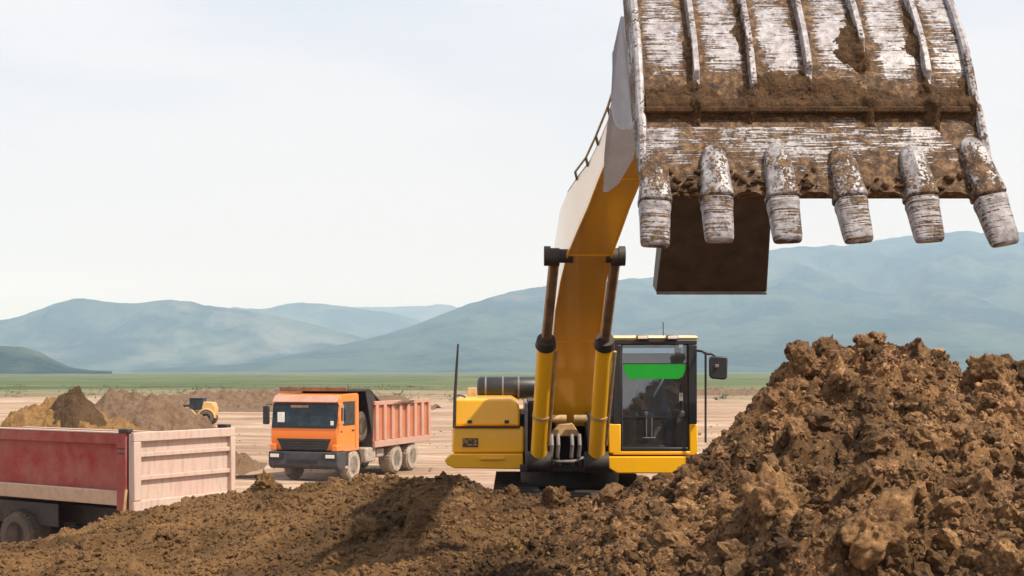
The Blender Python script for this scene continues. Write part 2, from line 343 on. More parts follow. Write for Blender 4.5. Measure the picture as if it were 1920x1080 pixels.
# ------------------------------------------------------------------ plain
def ground_mat():
    t = NT('bare_plain'); v = t.coord()
    g = t.node('ShaderNodeNewGeometry'); sp = t.node('ShaderNodeSeparateXYZ'); t.l(g.outputs['Position'], sp.inputs[0])
    st = t.noise(t.coord((0.03, 0.18, 1)), 1.0, 8, 0.7, 0.9); st2 = t.noise(t.coord((0.25, 1.6, 1)), 1.0, 6, 0.7, 0.4); n = t.noise(v, 0.5, 8, 0.7)
    c = t.ramp(st, [(0.34, (0.21, 0.13, 0.08)), (0.5, (0.37, 0.255, 0.175)), (0.62, (0.48, 0.355, 0.265))])
    c = t.mix(t.math('MULTIPLY', t.ramp(st2, [(0.52, 0.0), (0.66, 1.0)]), 0.6), c, (0.27, 0.17, 0.11))
    c = t.mix(t.math('MULTIPLY', t.ramp(n, [(0.55, 0.0), (0.75, 1.0)]), 0.5), c, (0.62, 0.50, 0.40))
    rut = t.noise(t.coord((0.07, 1.0, 1), rot=(0, 0, R(14))), 0.55, 4, 0.6, 1.2)
    c = t.mix(t.math('MULTIPLY', t.ramp(rut, [(0.47, 0.0), (0.495, 1.0), (0.51, 1.0), (0.54, 0.0)]), 0.75), c, (0.20, 0.125, 0.08))
    peb = t.noise(v, 3.0, 5, 0.75); c = t.mix(t.math('MULTIPLY', t.ramp(peb, [(0.58, 0.0), (0.64, 1.0)]), 0.45), c, (0.22, 0.14, 0.09))
    edge = t.noise(t.coord((0.006, 0.02, 1)), 1.0, 6, 0.6, 0.3)
    dist = t.math('ADD', sp.outputs['Y'], t.math('MULTIPLY', t.math('SUBTRACT', edge, 0.5), 260.0))
    gm = t.node('ShaderNodeMapRange'); gm.inputs['From Min'].default_value = 140; gm.inputs['From Max'].default_value = 260; t.l(dist, gm.inputs['Value'])
    gn = t.noise(t.coord((0.004, 0.03, 1)), 1.0, 7, 0.65)
    gc = t.ramp(gn, [(0.35, (0.055, 0.075, 0.028)), (0.5, (0.085, 0.110, 0.040)), (0.66, (0.17, 0.165, 0.085))])
    t.bump(t.math('ADD', st2, n), 0.5, 0.15)
    return t.set(t.mix(gm.outputs[0], c, gc), 0.95, spec=0.1)
M['ground'] = ground_mat()
us = np.linspace(-0.82, 0.82, 241); ds = np.concatenate([np.linspace(-30, 16, 12), np.geomspace(17, 10500, 260)])
U, D = np.meshgrid(us, ds); Xg = np.where(D > 40, U * D, U * 40)
Zg = np.zeros_like(Xg) + 0.10 * fbm(Xg * 0.12, D * 0.25, o=5) * sm(14, 26, D) + 0.35 * fbm(Xg * 0.02, D * 0.03, o=4, s=9) * sm(60, 130, D) - 0.4 * sm(-1, 1, 12 - D)
o = npmesh('ground', np.stack([Xg, D, Zg], -1).reshape(-1, 3), gridquads(*Xg.shape), M['ground']); tag(o, kind='structure')

# ------------------------------------------------------------------ mountains
def hill_mat(name, a, b, rock, amt):
    t = NT(name); v = t.coord()
    n = t.noise(v, 0.0035, 9, 0.65, 0.4); n2 = t.noise(v, 0.02, 6, 0.7); n3 = t.noise(t.coord((1, 1, 2.0)), 0.0016, 7, 0.6, 0.8)
    c = t.mix(t.ramp(n, [(0.44, 0.0), (0.56, 1.0)]), a, b)
    c = t.mix(t.math('MULTIPLY', t.ramp(n2, [(0.45, 0.0), (0.7, 1.0)]), 0.5), c, tuple(x * 0.5 for x in a))
    c = t.mix(t.math('MULTIPLY', t.ramp(n3, [(0.55, 0.0), (0.66, 1.0)]), amt), c, rock)
    t.bump(t.math('ADD', n2, n), 0.8, 22.0)
    return t.set(c, 1.0, spec=0.0)
M['hillL'] = hill_mat('wooded_slope', (0.010, 0.026, 0.018), (0.060, 0.085, 0.052), (0.20, 0.19, 0.17), 0.45)
M['hillR'] = hill_mat('steppe_slope', (0.018, 0.036, 0.030), (0.055, 0.08, 0.055), (0.15, 0.14, 0.11), 0.4)
def ridge(name, pts, dc, df, mat, seed, amp=0.12, back=1.6):
    px = np.array([p[0] for p in pts], float); py = np.array([p[1] for p in pts], float)
    cx = np.linspace(px[0], px[-1], 420); cz = np.interp(cx, px, py)
    kk = np.ones(13) / 13; pad = np.pad(cz, 6, mode='edge'); cz = np.convolve(pad, kk, 'valid')
    dcc = np.interp(cx, px, np.full(len(px), dc)) if np.isscalar(dc) else np.interp(cx, px, dc)
    dff = np.interp(cx, px, np.full(len(px), df)) if np.isscalar(df) else np.interp(cx, px, df)
    zc = EYE + (HOR - cz) / F * dcc
    zc = zc * (1 + 0.012 * fbm(cx * 0.05, 0 * cx, seed, o=4))
    T = np.concatenate([np.linspace(0, 1, 70), np.linspace(1.04, 2, 16)])
    vs = []
    for t in T:
        if t <= 1:
            d = dff + (dcc - dff) * t; base = t ** 1.25
            x = (cx - 960) / F * d
            g = 1 - np.abs(fbm(x / dcc.mean() * 16, d / dcc.mean() * 5, seed, o=5, s=seed))
            z = zc * base * (1 + amp * 2.2 * (g - 0.75) * np.sin(math.pi * min(1, t * 1.0)))
            z = np.minimum(z, EYE + (zc - EYE) / dcc * d * 0.985 + 0 * z) if t < 0.97 else z
        else:
            d = dcc * (1 + (t - 1) * 0.5); x = (cx - 960) / F * d; z = zc * (1 - (t - 1)) * 1.0
        vs.append(np.stack([x, d, z - 4 * (t < 0.01)], -1))
    V = np.array(vs); o = npmesh(name, V.reshape(-1, 3), gridquads(V.shape[0], V.shape[1]), mat); tag(o, kind='structure'); return o
ridge('far_mountain', [(380, 694), (470, 640), (560, 590), (640, 574), (740, 576), (830, 571), (900, 580), (1000, 610), (1150, 660)], 7600, 6700, M['hillL'], 3, 0.05)
ridge('mountain', [(330, 640), (400, 585), (440, 577), (495, 580), (530, 570), (560, 567), (600, 569), (660, 577), (720, 584), (780, 597), (850, 625), (960, 670), (1040, 693)], 6000, 5000, M['hillL'], 5, 0.1)
ridge('mountain', [(-700, 600), (-300, 565), (-100, 590), (0, 603), (40, 592), (90, 575), (125, 561), (150, 558), (190, 563), (240, 570), (300, 563), (345, 562), (380, 570), (405, 577), (440, 579), (480, 585), (540, 597), (600, 612), (650, 625), (690, 636), (740, 655), (800, 680), (840, 693)], 4300, 3500, M['hillL'], 7, 0.22)
ridge('foothill', [(-500, 640), (-200, 650), (0, 648), (40, 650), (70, 657), (100, 674), (130, 688), (170, 694), (210, 695.5)], 1700, 1450, M['hillL'], 12, 0.12)
ridge('mountain', [(300, 693), (400, 690), (500, 676), (600, 655), (680, 637), (740, 622), (800, 601), (860, 577), (900, 563), (940, 551), (1000, 538), (1060, 532), (1120, 529), (1180, 524), (1240, 517), (1330, 496), (1440, 470), (1500, 463), (1600, 459), (1660, 449), (1720, 439), (1800, 433), (1880, 437), (1960, 430), (2200, 400), (2600, 420), (3000, 520)],
      [2700, 2800, 3000, 3200, 3400, 3500, 3600, 3800, 3950, 4150, 4400, 4600, 4750, 5000, 5100, 5200, 5300, 5300, 5400, 5400, 5400, 5400, 5400, 5400, 5400, 5400, 5400],
      [2500, 2500] + [2550] * 25, M['hillR'], 23, 0.18)
ridge('foothill', [(250, 694), (340, 688), (430, 684), (520, 680), (600, 684), (700, 688), (800, 693)], 2900, 2500, M['hillR'], 31, 0.1)

# ------------------------------------------------------------------ banks and piles behind
def heap(name, cx, cy, rx, ry, h, mat, seed, prof=None, n=230, rough=0.16, cl=0.35):
    xs = np.linspace(-1.15, 1.15, n); A, B = np.meshgrid(xs, xs); r = np.sqrt(A ** 2 + B ** 2)
    x = A * rx; y = B * ry
    warp = 0.25 * fbm(A * 1.7 + seed, B * 1.7, seed, o=3)
    z = h * np.clip(1 - (r * (1 + warp)), -0.1, 1) ** 1.0 if prof is None else None
    if prof is not None:
        top = np.interp(x, [p[0] for p in prof], [p[1] for p in prof]); z = top * np.clip(1 - np.abs(B) ** 1.3 * (1 + 0.3 * warp), -0.1, 1)
    z = z + rough * fbm(x * 0.9, y * 0.9, seed, o=6, g=0.6) * sm(-0.05, 0.3, z) + clods(x + seed, y, cl, 0.55, seed) * 0.95 * sm(0, 0.3, z) + clods(x, y + 3, cl * 0.45, 0.6, seed + 40) * 0.9 * sm(0, 0.3, z)
    z = np.where(r > 1.1, -0.3, z) if prof is None else np.where(np.abs(B) > 1.1, -0.4, z)
    o = npmesh(name, np.stack([x, y, z], -1).reshape(-1, 3), gridquads(n, n), mat); o.location = (cx, cy, 0); return o
d0 = 44
def hx(px): return X(px, d0)
o = heap('dirt_pile', X(130, d0), d0, 3.6, 3.0, 2.9, M['gold_soil'], 3, rough=0.42, cl=0.5,
         prof=[(-3.4, -0.1), (-2.6, 0.9), (-2.0, 1.9), (-1.4, 2.45), (-0.8, 2.65), (-0.3, 2.72), (0.2, 2.75), (0.9, 2.5), (1.7, 1.9), (2.6, 1.2), (3.6, 0.2), (4.2, -0.2)])
tag(o, 'golden brown dirt pile with a dark lumpy top behind the red tipper', 'dirt pile')
o = heap('dirt_pile', X(142, 43.2), 43.4, 1.45, 1.5, 2.95, M['dark_soil'], 8, rough=0.3, cl=0.4,
         prof=[(-1.4, 1.2), (-1.0, 2.2), (-0.5, 2.85), (-0.1, 3.02), (0.4, 2.85), (0.8, 2.35), (1.2, 1.7), (1.5, 1.0)])
tag(o, 'dark clumpy earth dumped against the top of the golden pile', 'dirt pile')
o = heap('dirt_pile', X(268, 47), 47, 4.2, 3.2, 2.9, M['grey_soil'], 5, rough=0.3, cl=0.5,
         prof=[(-3.6, 0.8), (-2.2, 2.3), (-1.2, 2.72), (-0.4, 2.7), (0.4, 2.72), (1.0, 2.45), (1.7, 1.95), (2.6, 1.3), (3.4, 0.6), (4.2, -0.1), (4.8, -0.3)])
tag(o, 'greyish brown dirt pile with a long right slope beside the small loader', 'dirt pile')
o = heap('spoil_bank', X(470, 122), 122, 15.5, 5.0, 1.5, M['grey_soil'], 15, rough=0.3, cl=0.8,
         prof=[(-13, 0.2), (-8, 1.2), (-4, 1.5), (0, 1.55), (4, 1.6), (7, 1.5), (10, 1.1), (16, 0.2)])
tag(o, 'long low brown earth bank behind the orange truck', 'earth bank')
o = heap('spoil_bank', X(1400, 190), 190, 30, 6.0, 0.8, M['grey_soil'], 19, rough=0.2, cl=1.0,
         prof=[(-28, 0.1), (-18, 0.5), (-4, 0.75), (4, 0.5), (14, 0.8), (28, 0.1)])
tag(o, 'low earth bank on the plain between excavator cab and big heap', 'earth bank')
# shrub belt at the edge of the grass
vs = []; fs = []
for k in range(2200):
    d = random.uniform(150, 300); x = random.uniform(-0.5, 0.45) * d
    r = random.uniform(0.12, 0.42) * (1 + 1.2 * (random.random() < 0.06)); n0 = len(vs)
    if abs(x / d * F + 960 - 80) < 30: continue
    for q in range(14):
        p = Vector((random.gauss(0, 0.5), random.gauss(0, 0.5), abs(random.gauss(0.35, 0.3)))) * r + Vector((x, d, 0)); s = r * random.uniform(0.15, 0.4)
        a = [p + Vector((random.uniform(-1, 1), random.uniform(-1, 1), random.uniform(-1, 1))) * s for _ in range(3)]
        b = len(vs); vs += [tuple(t) for t in a]; fs.append((b, b + 1, b + 2))
o = npmesh('shrubs', np.array(vs), fs, M['shrub'], False); tag(o, 'scattered dark green shrubs along the edge of the far grassland', 'shrubs', kind='stuff')

# ------------------------------------------------------------------ foreground earth mound
CX = np.array([-900, -200, 0, 100, 190, 235, 300, 430, 490, 520, 580, 640, 700, 760, 850, 900, 945, 975, 1010, 1060, 1110, 1160, 1200, 1250, 1300, 1330, 1370, 1385, 1420, 1465, 1490, 1505, 1540, 1600, 1640, 1690, 1740, 1780, 1805, 1830, 1880, 1920, 2100, 2800], float)
CY = np.array([1090, 1045, 1014, 992, 968, 958, 948, 922, 906, 908, 910, 910, 902, 896, 896, 902, 916, 924, 930, 934, 934, 928, 924, 914, 888, 862, 828, 808, 776, 730, 706, 680, 660, 650, 616, 638, 666, 690, 716, 694, 688, 706, 730, 900], float)
CD = np.interp(CX, [-900, 0, 300, 700, 1000, 1200, 1330, 1500, 1650, 1790, 1880, 2100, 2800], [11, 12.5, 14, 12.2, 11.2, 10.8, 10.8, 11.6, 12.0, 11.6, 11.0, 11, 10])
FD = np.interp(CX, [-900, 0, 300, 700, 1000, 1300, 1500, 1700, 1920, 2800], [8.5, 9.2, 9.6, 9.0, 8.6, 8.2, 8.0, 7.8, 7.6, 7.5])
def mound_base(u, d):
    px = u * F + 960
    y = np.interp(px, CX, CY); dc = np.interp(px, CX, CD); df = np.interp(px, CX, FD)
    zc = EYE - (y - HOR) / F * dc; zf = EYE - (1110 - HOR) / F * df
    t = np.clip((d - df) / (dc - df), 0, 1); rise = t * (1.25 - 0.25 * t)
    z = zf + (zc - zf) * rise
    near = 0.9 + (zf - 0.9) * np.clip(d / df, 0, 1) ** 1.3
    z = np.where(d < df, near, z)
    x = u * d
    pad = 1.32 * (1 - sm(18.5, 21.5, d)) * sm(-3.4, -1.8, x) * (1 - sm(4.5, 6.5, x)) - 0.25 * (1 - sm(-3.4, -1.8, x) * (1 - sm(4.5, 6.5, x))) - 0.3 * sm(19, 22, d)
    e = d - dc; fall = zc - np.maximum(0, e) * 0.62 - 0.0 + 0 * z
    fall = np.where(e < 0.5, zc - 0.62 * np.clip(e, 0, None) ** 2 / 1.0 * 1.0, zc - 0.155 - 0.62 * (e - 0.5))
    z = np.where(e > 0, np.maximum(fall, pad), z)
    return z, t, px
cols = np.concatenate([np.linspace(-0.95, -0.425, 60)[:-1], np.linspace(-0.425, 0.425, 1060), np.linspace(0.425, 0.95, 60)[1:]])
rows = np.concatenate([np.linspace(0.6, 6.5, 24)[:-1], np.linspace(6.5, 14.6, 400), np.linspace(14.6, 24, 60)[1:]])
U, D = np.meshgrid(cols, rows); Xm = U * D
Zb, T, PX = mound_base(U, D)
heapm = sm(1150, 1500, PX)                       # the tall heap has coarser lumps
behind = sm(13.6, 15.5, D) * (1 - heapm * 0.3)
wx = Xm + 0.12 * fbm(Xm * 2, D * 2, o=3, s=40); wy = D + 0.12 * fbm(Xm * 2, D * 2, o=3, s=50)
rill = fbm((wx * 0.8 + wy * 0.55) * 1.6, (wy * 0.8 - wx * 0.55) * 0.5, o=4, s=60)
h = (0.06 + 0.06 * heapm) * fbm(wx * 1.1, wy * 1.1, o=4, s=1) + (0.06 + 0.03 * heapm) * rill
lump = 0.50 + 0.55 * heapm
mask = 0.35 + 0.65 * sm(-0.25, 0.35, fbm(Xm * 0.7, D * 0.7, o=3, s=70)); mask = np.maximum(mask, heapm * 0.9)
c1 = clods(wx, wy, 0.62, 0.42, 3, 0.2, 0.5); c2 = clods(wx + 5, wy, 0.27, 0.55, 13); c3 = clods(wx, wy + 7, 0.125, 0.6, 23); c4 = clods(wx + 3, wy + 2, 0.06, 0.6, 33)
h = h + mask * (0.75 * c1 * lump + 1.0 * c2 * lump + 0.85 * c3 * (0.6 + 0.4 * heapm)) + 0.8 * c4
h = h + (0.055 + 0.03 * heapm) * fbm(wx * 4, wy * 4, o=6, s=80, g=0.70)
h = h - 0.10 * (0.4 + 0.6 * heapm) * sm(0.25, 0.75, fbm(wx * 2.3, wy * 2.3, o=4, s=88))
h = h - 0.05 * mask - 0.03 + 0.08 * heapm
h = h * (1 - 0.75 * behind) * sm(1.0, 4.0, D)
Zm = Zb + h
# sideways push so lumps overhang a little
e1 = fbm(wx * 5, wy * 5, Zm * 5, o=3, s=90) * 0.035; e2 = fbm(wx * 5, wy * 5, Zm * 5, o=3, s=95) * 0.035
V = np.stack([Xm + e1, D + e2, Zm], -1).reshape(-1, 3)
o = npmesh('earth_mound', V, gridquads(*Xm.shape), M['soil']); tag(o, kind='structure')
MX, MZ = V, Zm
def mound_z(x, d):
    j = int(np.clip(np.searchsorted(cols, x / d), 0, len(cols) - 1)); i = int(np.clip(np.searchsorted(rows, d), 0, len(rows) - 1)); return float(Zm[i, j])

# lumpy stone shapes
import bmesh
def ico(sub, seed, amp=0.3, fl=0.75):
    bm = bmesh.new(); bmesh.ops.create_icosphere(bm, subdivisions=sub, radius=1)
    v = np.array([q.co[:] for q in bm.verts]); f = np.array([[q.index for q in p.verts] for p in bm.faces]); bm.free()
    rg = np.random.default_rng(seed * 13 + 1); nn = rg.normal(size=(13, 3)); nn /= np.linalg.norm(nn, axis=1)[:, None]; hh = rg.uniform(0.62, 1.0, 13)
    dd = v @ nn.T; rr = np.min(np.where(dd > 0.15, hh[None] / np.maximum(dd, 0.15), 9), 1); rr = np.minimum(rr, 1.25)
    rr = rr * (1 + amp * 0.5 * fbm(v[:, 0] * 2.2 + seed * 7, v[:, 1] * 2.2, v[:, 2] * 2.2, o=4, s=seed, g=0.6))
    v = v * rr[:, None]; v[:, 2] *= fl; return v, f
def scatter(name, n, smin, smax, sub, mat, sel, seed, label):
    r = np.random.default_rng(seed); vars_ = [ico(sub, seed + k, 0.42 if sub < 3 else 0.7) for k in range(6)]; AV = []; AF = []; base = 0; k = 0
    while k < n:
        u = r.uniform(-0.44, 0.44); d = r.uniform(6.8, 13.6)
        i = int(np.clip(np.searchsorted(rows, d), 0, len(rows) - 1)); j = int(np.clip(np.searchsorted(cols, u), 0, len(cols) - 1))
        if T[i, j] <= 0 or r.random() > sel(PX[i, j], T[i, j], Xm[i, j], d): 
            continue
        s = smin * (smax / smin) ** (r.random() ** 2.2) * (1 if PX[i, j] > 1150 or sub < 2 else 0.6); v, f = vars_[int(r.integers(6))]
        q = r.normal(size=(3, 3)); q, _ = np.linalg.qr(q)
        p = (v * s) @ q.T + V.reshape(Xm.shape + (3,))[i, j] + np.array([0, 0, s * 0.25])
        AV.append(p); AF.append(f + base); base += len(p); k += 1
    o = npmesh(name, np.concatenate(AV), np.concatenate(AF), mat, False); tag(o, label, 'soil', kind='stuff'); return o
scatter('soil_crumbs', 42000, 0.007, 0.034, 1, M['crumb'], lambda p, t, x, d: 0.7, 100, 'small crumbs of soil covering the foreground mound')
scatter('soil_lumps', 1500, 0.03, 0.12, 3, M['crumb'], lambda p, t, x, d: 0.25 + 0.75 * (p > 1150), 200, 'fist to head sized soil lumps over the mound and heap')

# loose rubble on the plain behind
r = np.random.default_rng(77); AV = []; AF = []; base = 0; vs_ = [ico(1, 60 + k, 0.3, 0.6) for k in range(5)]
for k in range(2600):
    d = 24 * (150 / 24) ** r.random(); u = r.uniform(-0.45, 0.45); s = r.uniform(0.02, 0.065) * (1 + 1.5 * (r.random() < 0.03)) * (d / 60) ** 0.4
    if fbm(np.array([u * d * 0.12]), np.array([d * 0.12]), o=3, s=6)[0] < -0.05: continue
    v, f = vs_[k % 5]; a_ = r.uniform(0, 6.28); p = v * s; p = np.stack([p[:, 0] * math.cos(a_) - p[:, 1] * math.sin(a_), p[:, 0] * math.sin(a_) + p[:, 1] * math.cos(a_), p[:, 2]], -1) + np.array([u * d, d, s * 0.2])
    AV.append(p); AF.append(f + base); base += len(p)
o = npmesh('rubble', np.concatenate(AV), np.concatenate(AF), M['tan_soil'], False); tag(o, 'small stones and dirt crumbs strewn over the bare plain', 'rubble', kind='stuff')

# big clods one can point to
def clod_obj(px, py, size, label, seed, mat='clod', fl=0.8):
    # place on the mound where the sight line meets it
    u = (px - 960) / F; best = 12
    for d in np.linspace(6.6, 14.5, 240):
        z = mound_z(u * d, d)
        if z >= EYE - (py - HOR) / F * d: best = d; break
    v, f = ico(5, seed, 0.55, fl)
    fine = 0.22 * fbm(v[:, 0] * 3.5, v[:, 1] * 3.5, v[:, 2] * 3.5, o=6, s=seed, g=0.74); v = v * (1 + fine[:, None]) * size
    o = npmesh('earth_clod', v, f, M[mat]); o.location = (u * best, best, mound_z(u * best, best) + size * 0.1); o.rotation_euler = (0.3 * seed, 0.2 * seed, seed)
    tag(o, label, 'clod', 'large clods of earth on the mound'); return o
clod_obj(688, 1000, 0.095, 'upright pointed tan clod standing alone left of a wide round clod, low centre', 3, 'clod', 1.3)
clod_obj(780, 1000, 0.15, 'wide rounded brown clod right of the upright pointed tan clod', 5)
clod_obj(962, 930, 0.085, 'small rounded clod on the crest just left below the excavator tracks', 8)
clod_obj(1045, 940, 0.13, 'round clod on the crest directly under the excavator tracks', 11)
clod_obj(965, 1030, 0.08, 'pale rounded clod near the bottom centre of the slope', 14, 'gold_soil')
clod_obj(500, 912, 0.12, 'rough clod on the crest in front of the orange truck bumper', 17)
clod_obj(1650, 1020, 0.25, 'largest pale brown clod low on the right heap', 21, 'clod')
clod_obj(1450, 960, 0.22, 'broad cracked clod left of the largest clod on the heap', 25)
clod_obj(1510, 690, 0.13, 'rough clod at the left shoulder of the heap top', 29)
clod_obj(1640, 640, 0.11, 'lumpy clod crowning the highest point of the heap', 33)
clod_obj(1855, 700, 0.14, 'rounded clod on the second summit at the right edge', 37)
clod_obj(1890, 1080, 0.14, 'clod in the bottom right corner of the picture', 41)

# ------------------------------------------------------------------ EXCAVATOR
exo = Vector((0.73, 15.9, 1.32)); ORG = exo
ex = empty('excavator', exo, 0, 'yellow crawler excavator with its huge muddy bucket raised above the heap', 'excavator')
Y_ = M['yellow']; DK = M['dark']; BK = M['black']
def pxbox(x0, x1, y0, y1, da, db, extra=0):
    return MB().box(X(x0, da), X(x1, da), da, db, Z(y1, da), Z(y0, da))
# undercarriage: two tracks with shoes and rollers
for sx in (-0.68, 0.68):
    cx_ = exo.x + sx; L0, L1 = 13.7, 18.1; r = 0.42; zc = exo.z + r
    tr = MB().box(cx_ - 0.17, cx_ + 0.17, L0 + 0.3, L1 - 0.3, zc - 0.22, zc + 0.2).build('track_frame', DK, ex, 0.02)
    def loop(s_):
        per = 2 * (L1 - L0 - 2 * r) + 2 * math.pi * r; s_ = s_ % per; a = L1 - L0 - 2 * r
        if s_ < a: return Vector((0, L0 + r + s_, zc + r)), 0
        s_ -= a
        if s_ < math.pi * r: t = s_ / r; return Vector((0, L1 - r + r * math.sin(t), zc + r * math.cos(t))), -t
        s_ -= math.pi * r
        if s_ < a: return Vector((0, L1 - r - s_, zc - r)), math.pi
        s_ -= a; t = s_ / r; return Vector((0, L0 + r - r * math.sin(t), zc - r * math.cos(t))), math.pi - t
    per = 2 * (L1 - L0 - 2 * r) + 2 * math.pi * r; n = 44; sh0 = None
    for k in range(n):
        p, a = loop(per * k / n)
        if sh0 is None:
            m = MB().box(-0.27, 0.27, -0.105, 0.105, -0.02, 0.015).box(-0.27, 0.27, -0.02, 0.01, 0.015, 0.05)
            sh0 = m.build('track_shoe', DK, ex, 0, org=Vector((0, 0, 0))); sh = sh0
        else:
            sh = sh0.copy(); C.objects.link(sh); sh.parent = ex
        sh.location = Vector((cx_, p.y, p.z)) - exo; sh.rotation_euler = (a, 0, 0)
    for yy in (L0 + r, L1 - r):
        MB().cyl((cx_ - 0.2, yy, zc), (cx_ + 0.2, yy, zc), r - 0.06, n=24).build('idler_wheel', DK, ex, 0.02)
    for k in range(6):
        yy = L0 + 0.8 + k * 0.56; MB().cyl((cx_ - 0.18, yy, zc - 0.3), (cx_ + 0.18, yy, zc - 0.3), 0.09, n=14).build('track_roller', DK, ex)
MB().box(exo.x - 0.6, exo.x + 0.6, 14.9, 17.2, exo.z + 0.35, exo.z + 0.85).build('car_body', DK, ex, 0.03)
MB().cyl((exo.x, 16.2, exo.z + 0.85), (exo.x, 16.2, exo.z + 1.05), 0.62, n=40).build('slewing_ring', DK, ex)
# platform
MB().box(X(975, 15.2), X(1150, 15.2), 15.25, 18.6, Z(886, 15.2), Z(872, 15.2)).build('platform', DK, ex, 0.01)
MB().box(X(975, 15.2), X(1150, 15.2), 15.9, 18.6, Z(872, 15.2), Z(775, 16)).build('engine_bay', DK, ex, 0.02)
# left hand side boxes (as seen)
def outline(pts, d, depth, name, mat, bev=0.02):
    return MB().prism([at(a, b, d) for a, b in pts], (0, depth, 0)).build(name, mat, ex, bev, seg=3)
outline([(833, 862), (846, 851), (981, 851), (981, 880), (852, 878), (838, 872)], 15.35, 3.2, 'side_skirt', Y_, 0.015)
outline([(848, 801), (983, 801), (983, 849.5), (848, 849.5)], 15.45, 3.0, 'storage_box', Y_, 0.03)
ub = outline([(852, 748), (958, 748), (972, 756), (975, 770), (975, 799), (849, 799)], 15.55, 2.6, 'tool_box', Y_, 0.03)
MB().box(X(850, 15.5), X(975, 15.5), 15.42, 15.47, Z(801.5, 15.45), Z(799.5, 15.45)).build('door_seam', M['dark'], ex)
MB().box(X(900, 15.35), X(945, 15.35), 15.325, 15.36, Z(862, 15.35), Z(858, 15.35)).build('skirt_lip', Y_, ex, 0.004)
# model plate with pale characters
pl_ = MB().box(X(867, 15.4), X(896, 15.4), 15.435, 15.449, Z(838.5, 15.4), Z(822, 15.4)).build('name_plate', plain('plate_brown', (0.075, 0.045, 0.015), 0.5), ex)
def text(body, size, loc, mat, parent, name='lettering', rot=(R(90), 0, 0), ext=0.002):
    cu = bpy.data.curves.new(name, 'FONT'); cu.body = body; cu.size = size; cu.extrude = ext; cu.align_x = 'CENTER'; cu.align_y = 'CENTER'
    t_ = bpy.data.objects.new(name + '_tmp', cu); C.objects.link(t_); dg = bpy.context.evaluated_depsgraph_get()
    me = bpy.data.meshes.new_from_object(t_.evaluated_get(dg)); bpy.data.objects.remove(t_)
    me.materials.clear(); me.materials.append(mat); o = bpy.data.objects.new(name, me); C.objects.link(o); o.parent = parent; o.location = loc; o.rotation_euler = rot; return o
text('PC3', 0.105, Vector((X(879.5, 15.43), 15.432, Z(830, 15.43))) - exo, M['tan'], pl_)
for q in (826, 833): MB().box(X(891.5, 15.4), X(894.5, 15.4), 15.428, 15.434, Z(q + 2.5, 15.4), Z(q, 15.4)).build('plate_mark', M['tan'], pl_)
for q in (880, 950): MB().box(X(q - 4, 15.4), X(q + 4, 15.4), 15.53, 15.552, Z(794, 15.5), Z(788, 15.5)).build('door_latch', BK, ub, 0.003)
# pole, exhaust drum, small block
MB().tube([at(859, 645, 15.5), at(856, 690, 15.5), at(853, 745, 15.5), at(851, 845, 15.5)], [0.012, 0.016, 0.02, 0.02]).build('handrail_pole', DK, ex)
MB().tube([at(853, 742, 15.5), at(862, 741, 15.8), at(872, 744, 16.2)], 0.012).build('pole_bracket', DK, ex)
MB().box(X(876, 17), X(893, 17), 17, 17.3, Z(750, 17), Z(727, 17)).build('filler_block', M['tan'], ex, 0.01)
r_ = 0.155; dr = MB()
pc = [(0.0, 0), (0.10, 0.0), (0.14, 0.02), (r_, 0.05), (r_, 0.80), (0.14, 0.83), (0.0, 0.85)]
dr.lathe([(max(a, 0.001), b) for a, b in pc], (X(895, 18), 18, Z(727, 18)), (1, 0, 0), 32).build('muffler_drum', BK, ex)
for q in (0.12, 0.36, 0.58):
    MB().lathe([(r_ - 0.01, -0.012), (r_ + 0.008, -0.012), (r_ + 0.008, 0.012), (r_ - 0.01, 0.012)], (X(895, 18) + q, 18, Z(727, 18)), (1, 0, 0), 32).build('drum_band', M['hose'], ex)
# counterweight at the rear
MB().prism([(exo.x - 1.45, 17.9, 2.45), (exo.x + 1.45, 17.9, 2.45), (exo.x + 1.3, 19.1, 2.45), (exo.x + 0.7, 19.5, 2.45), (exo.x - 0.7, 19.5, 2.45), (exo.x - 1.3, 19.1, 2.45)], (0, 0, 0.62)).build('counterweight', Y_, ex, 0.05)
# vertical dirty guard between boxes and boom
MB().box(X(984, 15.4), X(990, 15.4), 15.4, 17.5, Z(880, 15.4), Z(756, 15.4)).build('guard_post', M['hose'], ex, 0.005)
MB().box(X(991, 15.6), X(1003, 15.6), 15.7, 17.5, Z(880, 15.6), Z(752, 15.6)).build('guard_panel', DK, ex, 0.005)
# boom: underside centre px, py, depth, width, thickness
SEC = [(1076, 800, 15.55, .46, .30), (1076, 772, 15.45, .54, .46), (1077, 700, 15.05, .54, .66), (1080, 640, 14.6, .52, .78), (1086, 580, 14.0, .51, .86), (1094, 525, 13.4, .47, .84), (1105, 478, 12.8, .44, .68),
       (1124, 430, 12.2, .41, .54), (1142, 385, 11.6, .37, .41), (1162, 335, 11.0, .36, .34), (1187, 280, 10.4, .36, .32), (1220, 215, 9.8, .36, .42), (1262, 140, 9.2, .36, .48), (1305, 70, 8.75, .36, .50), (1330, 25, 8.45, .36, .36)]
P = [at(a, b, c) for a, b, c, _, _ in SEC]
rings = []; TOP = []; BOT = []
for i, s_ in enumerate(SEC):
    t_ = (P[min(i + 1, len(P) - 1)] - P[max(i - 1, 0)]); t_.x = 0; t_.normalize(); n_ = Vector((0, -t_.z, t_.y));
    if n_.z < 0: n_ = -n_
    if i < 3: n_ = (n_ * 0.4 + Vector((0, 1, 0.0)) * 0.6).normalized()
    w_ = s_[3] / 2; h_ = s_[4]; a = P[i] + Vector((-w_, 0, 0)); b = P[i] + Vector((w_, 0, 0))
    rings.append([a, b, b + n_ * h_, a + n_ * h_]); TOP.append(P[i] + n_ * h_); BOT.append(P[i])
boom = MB().loft(rings).build('boom', M['boom_paint'], ex, 0.015)
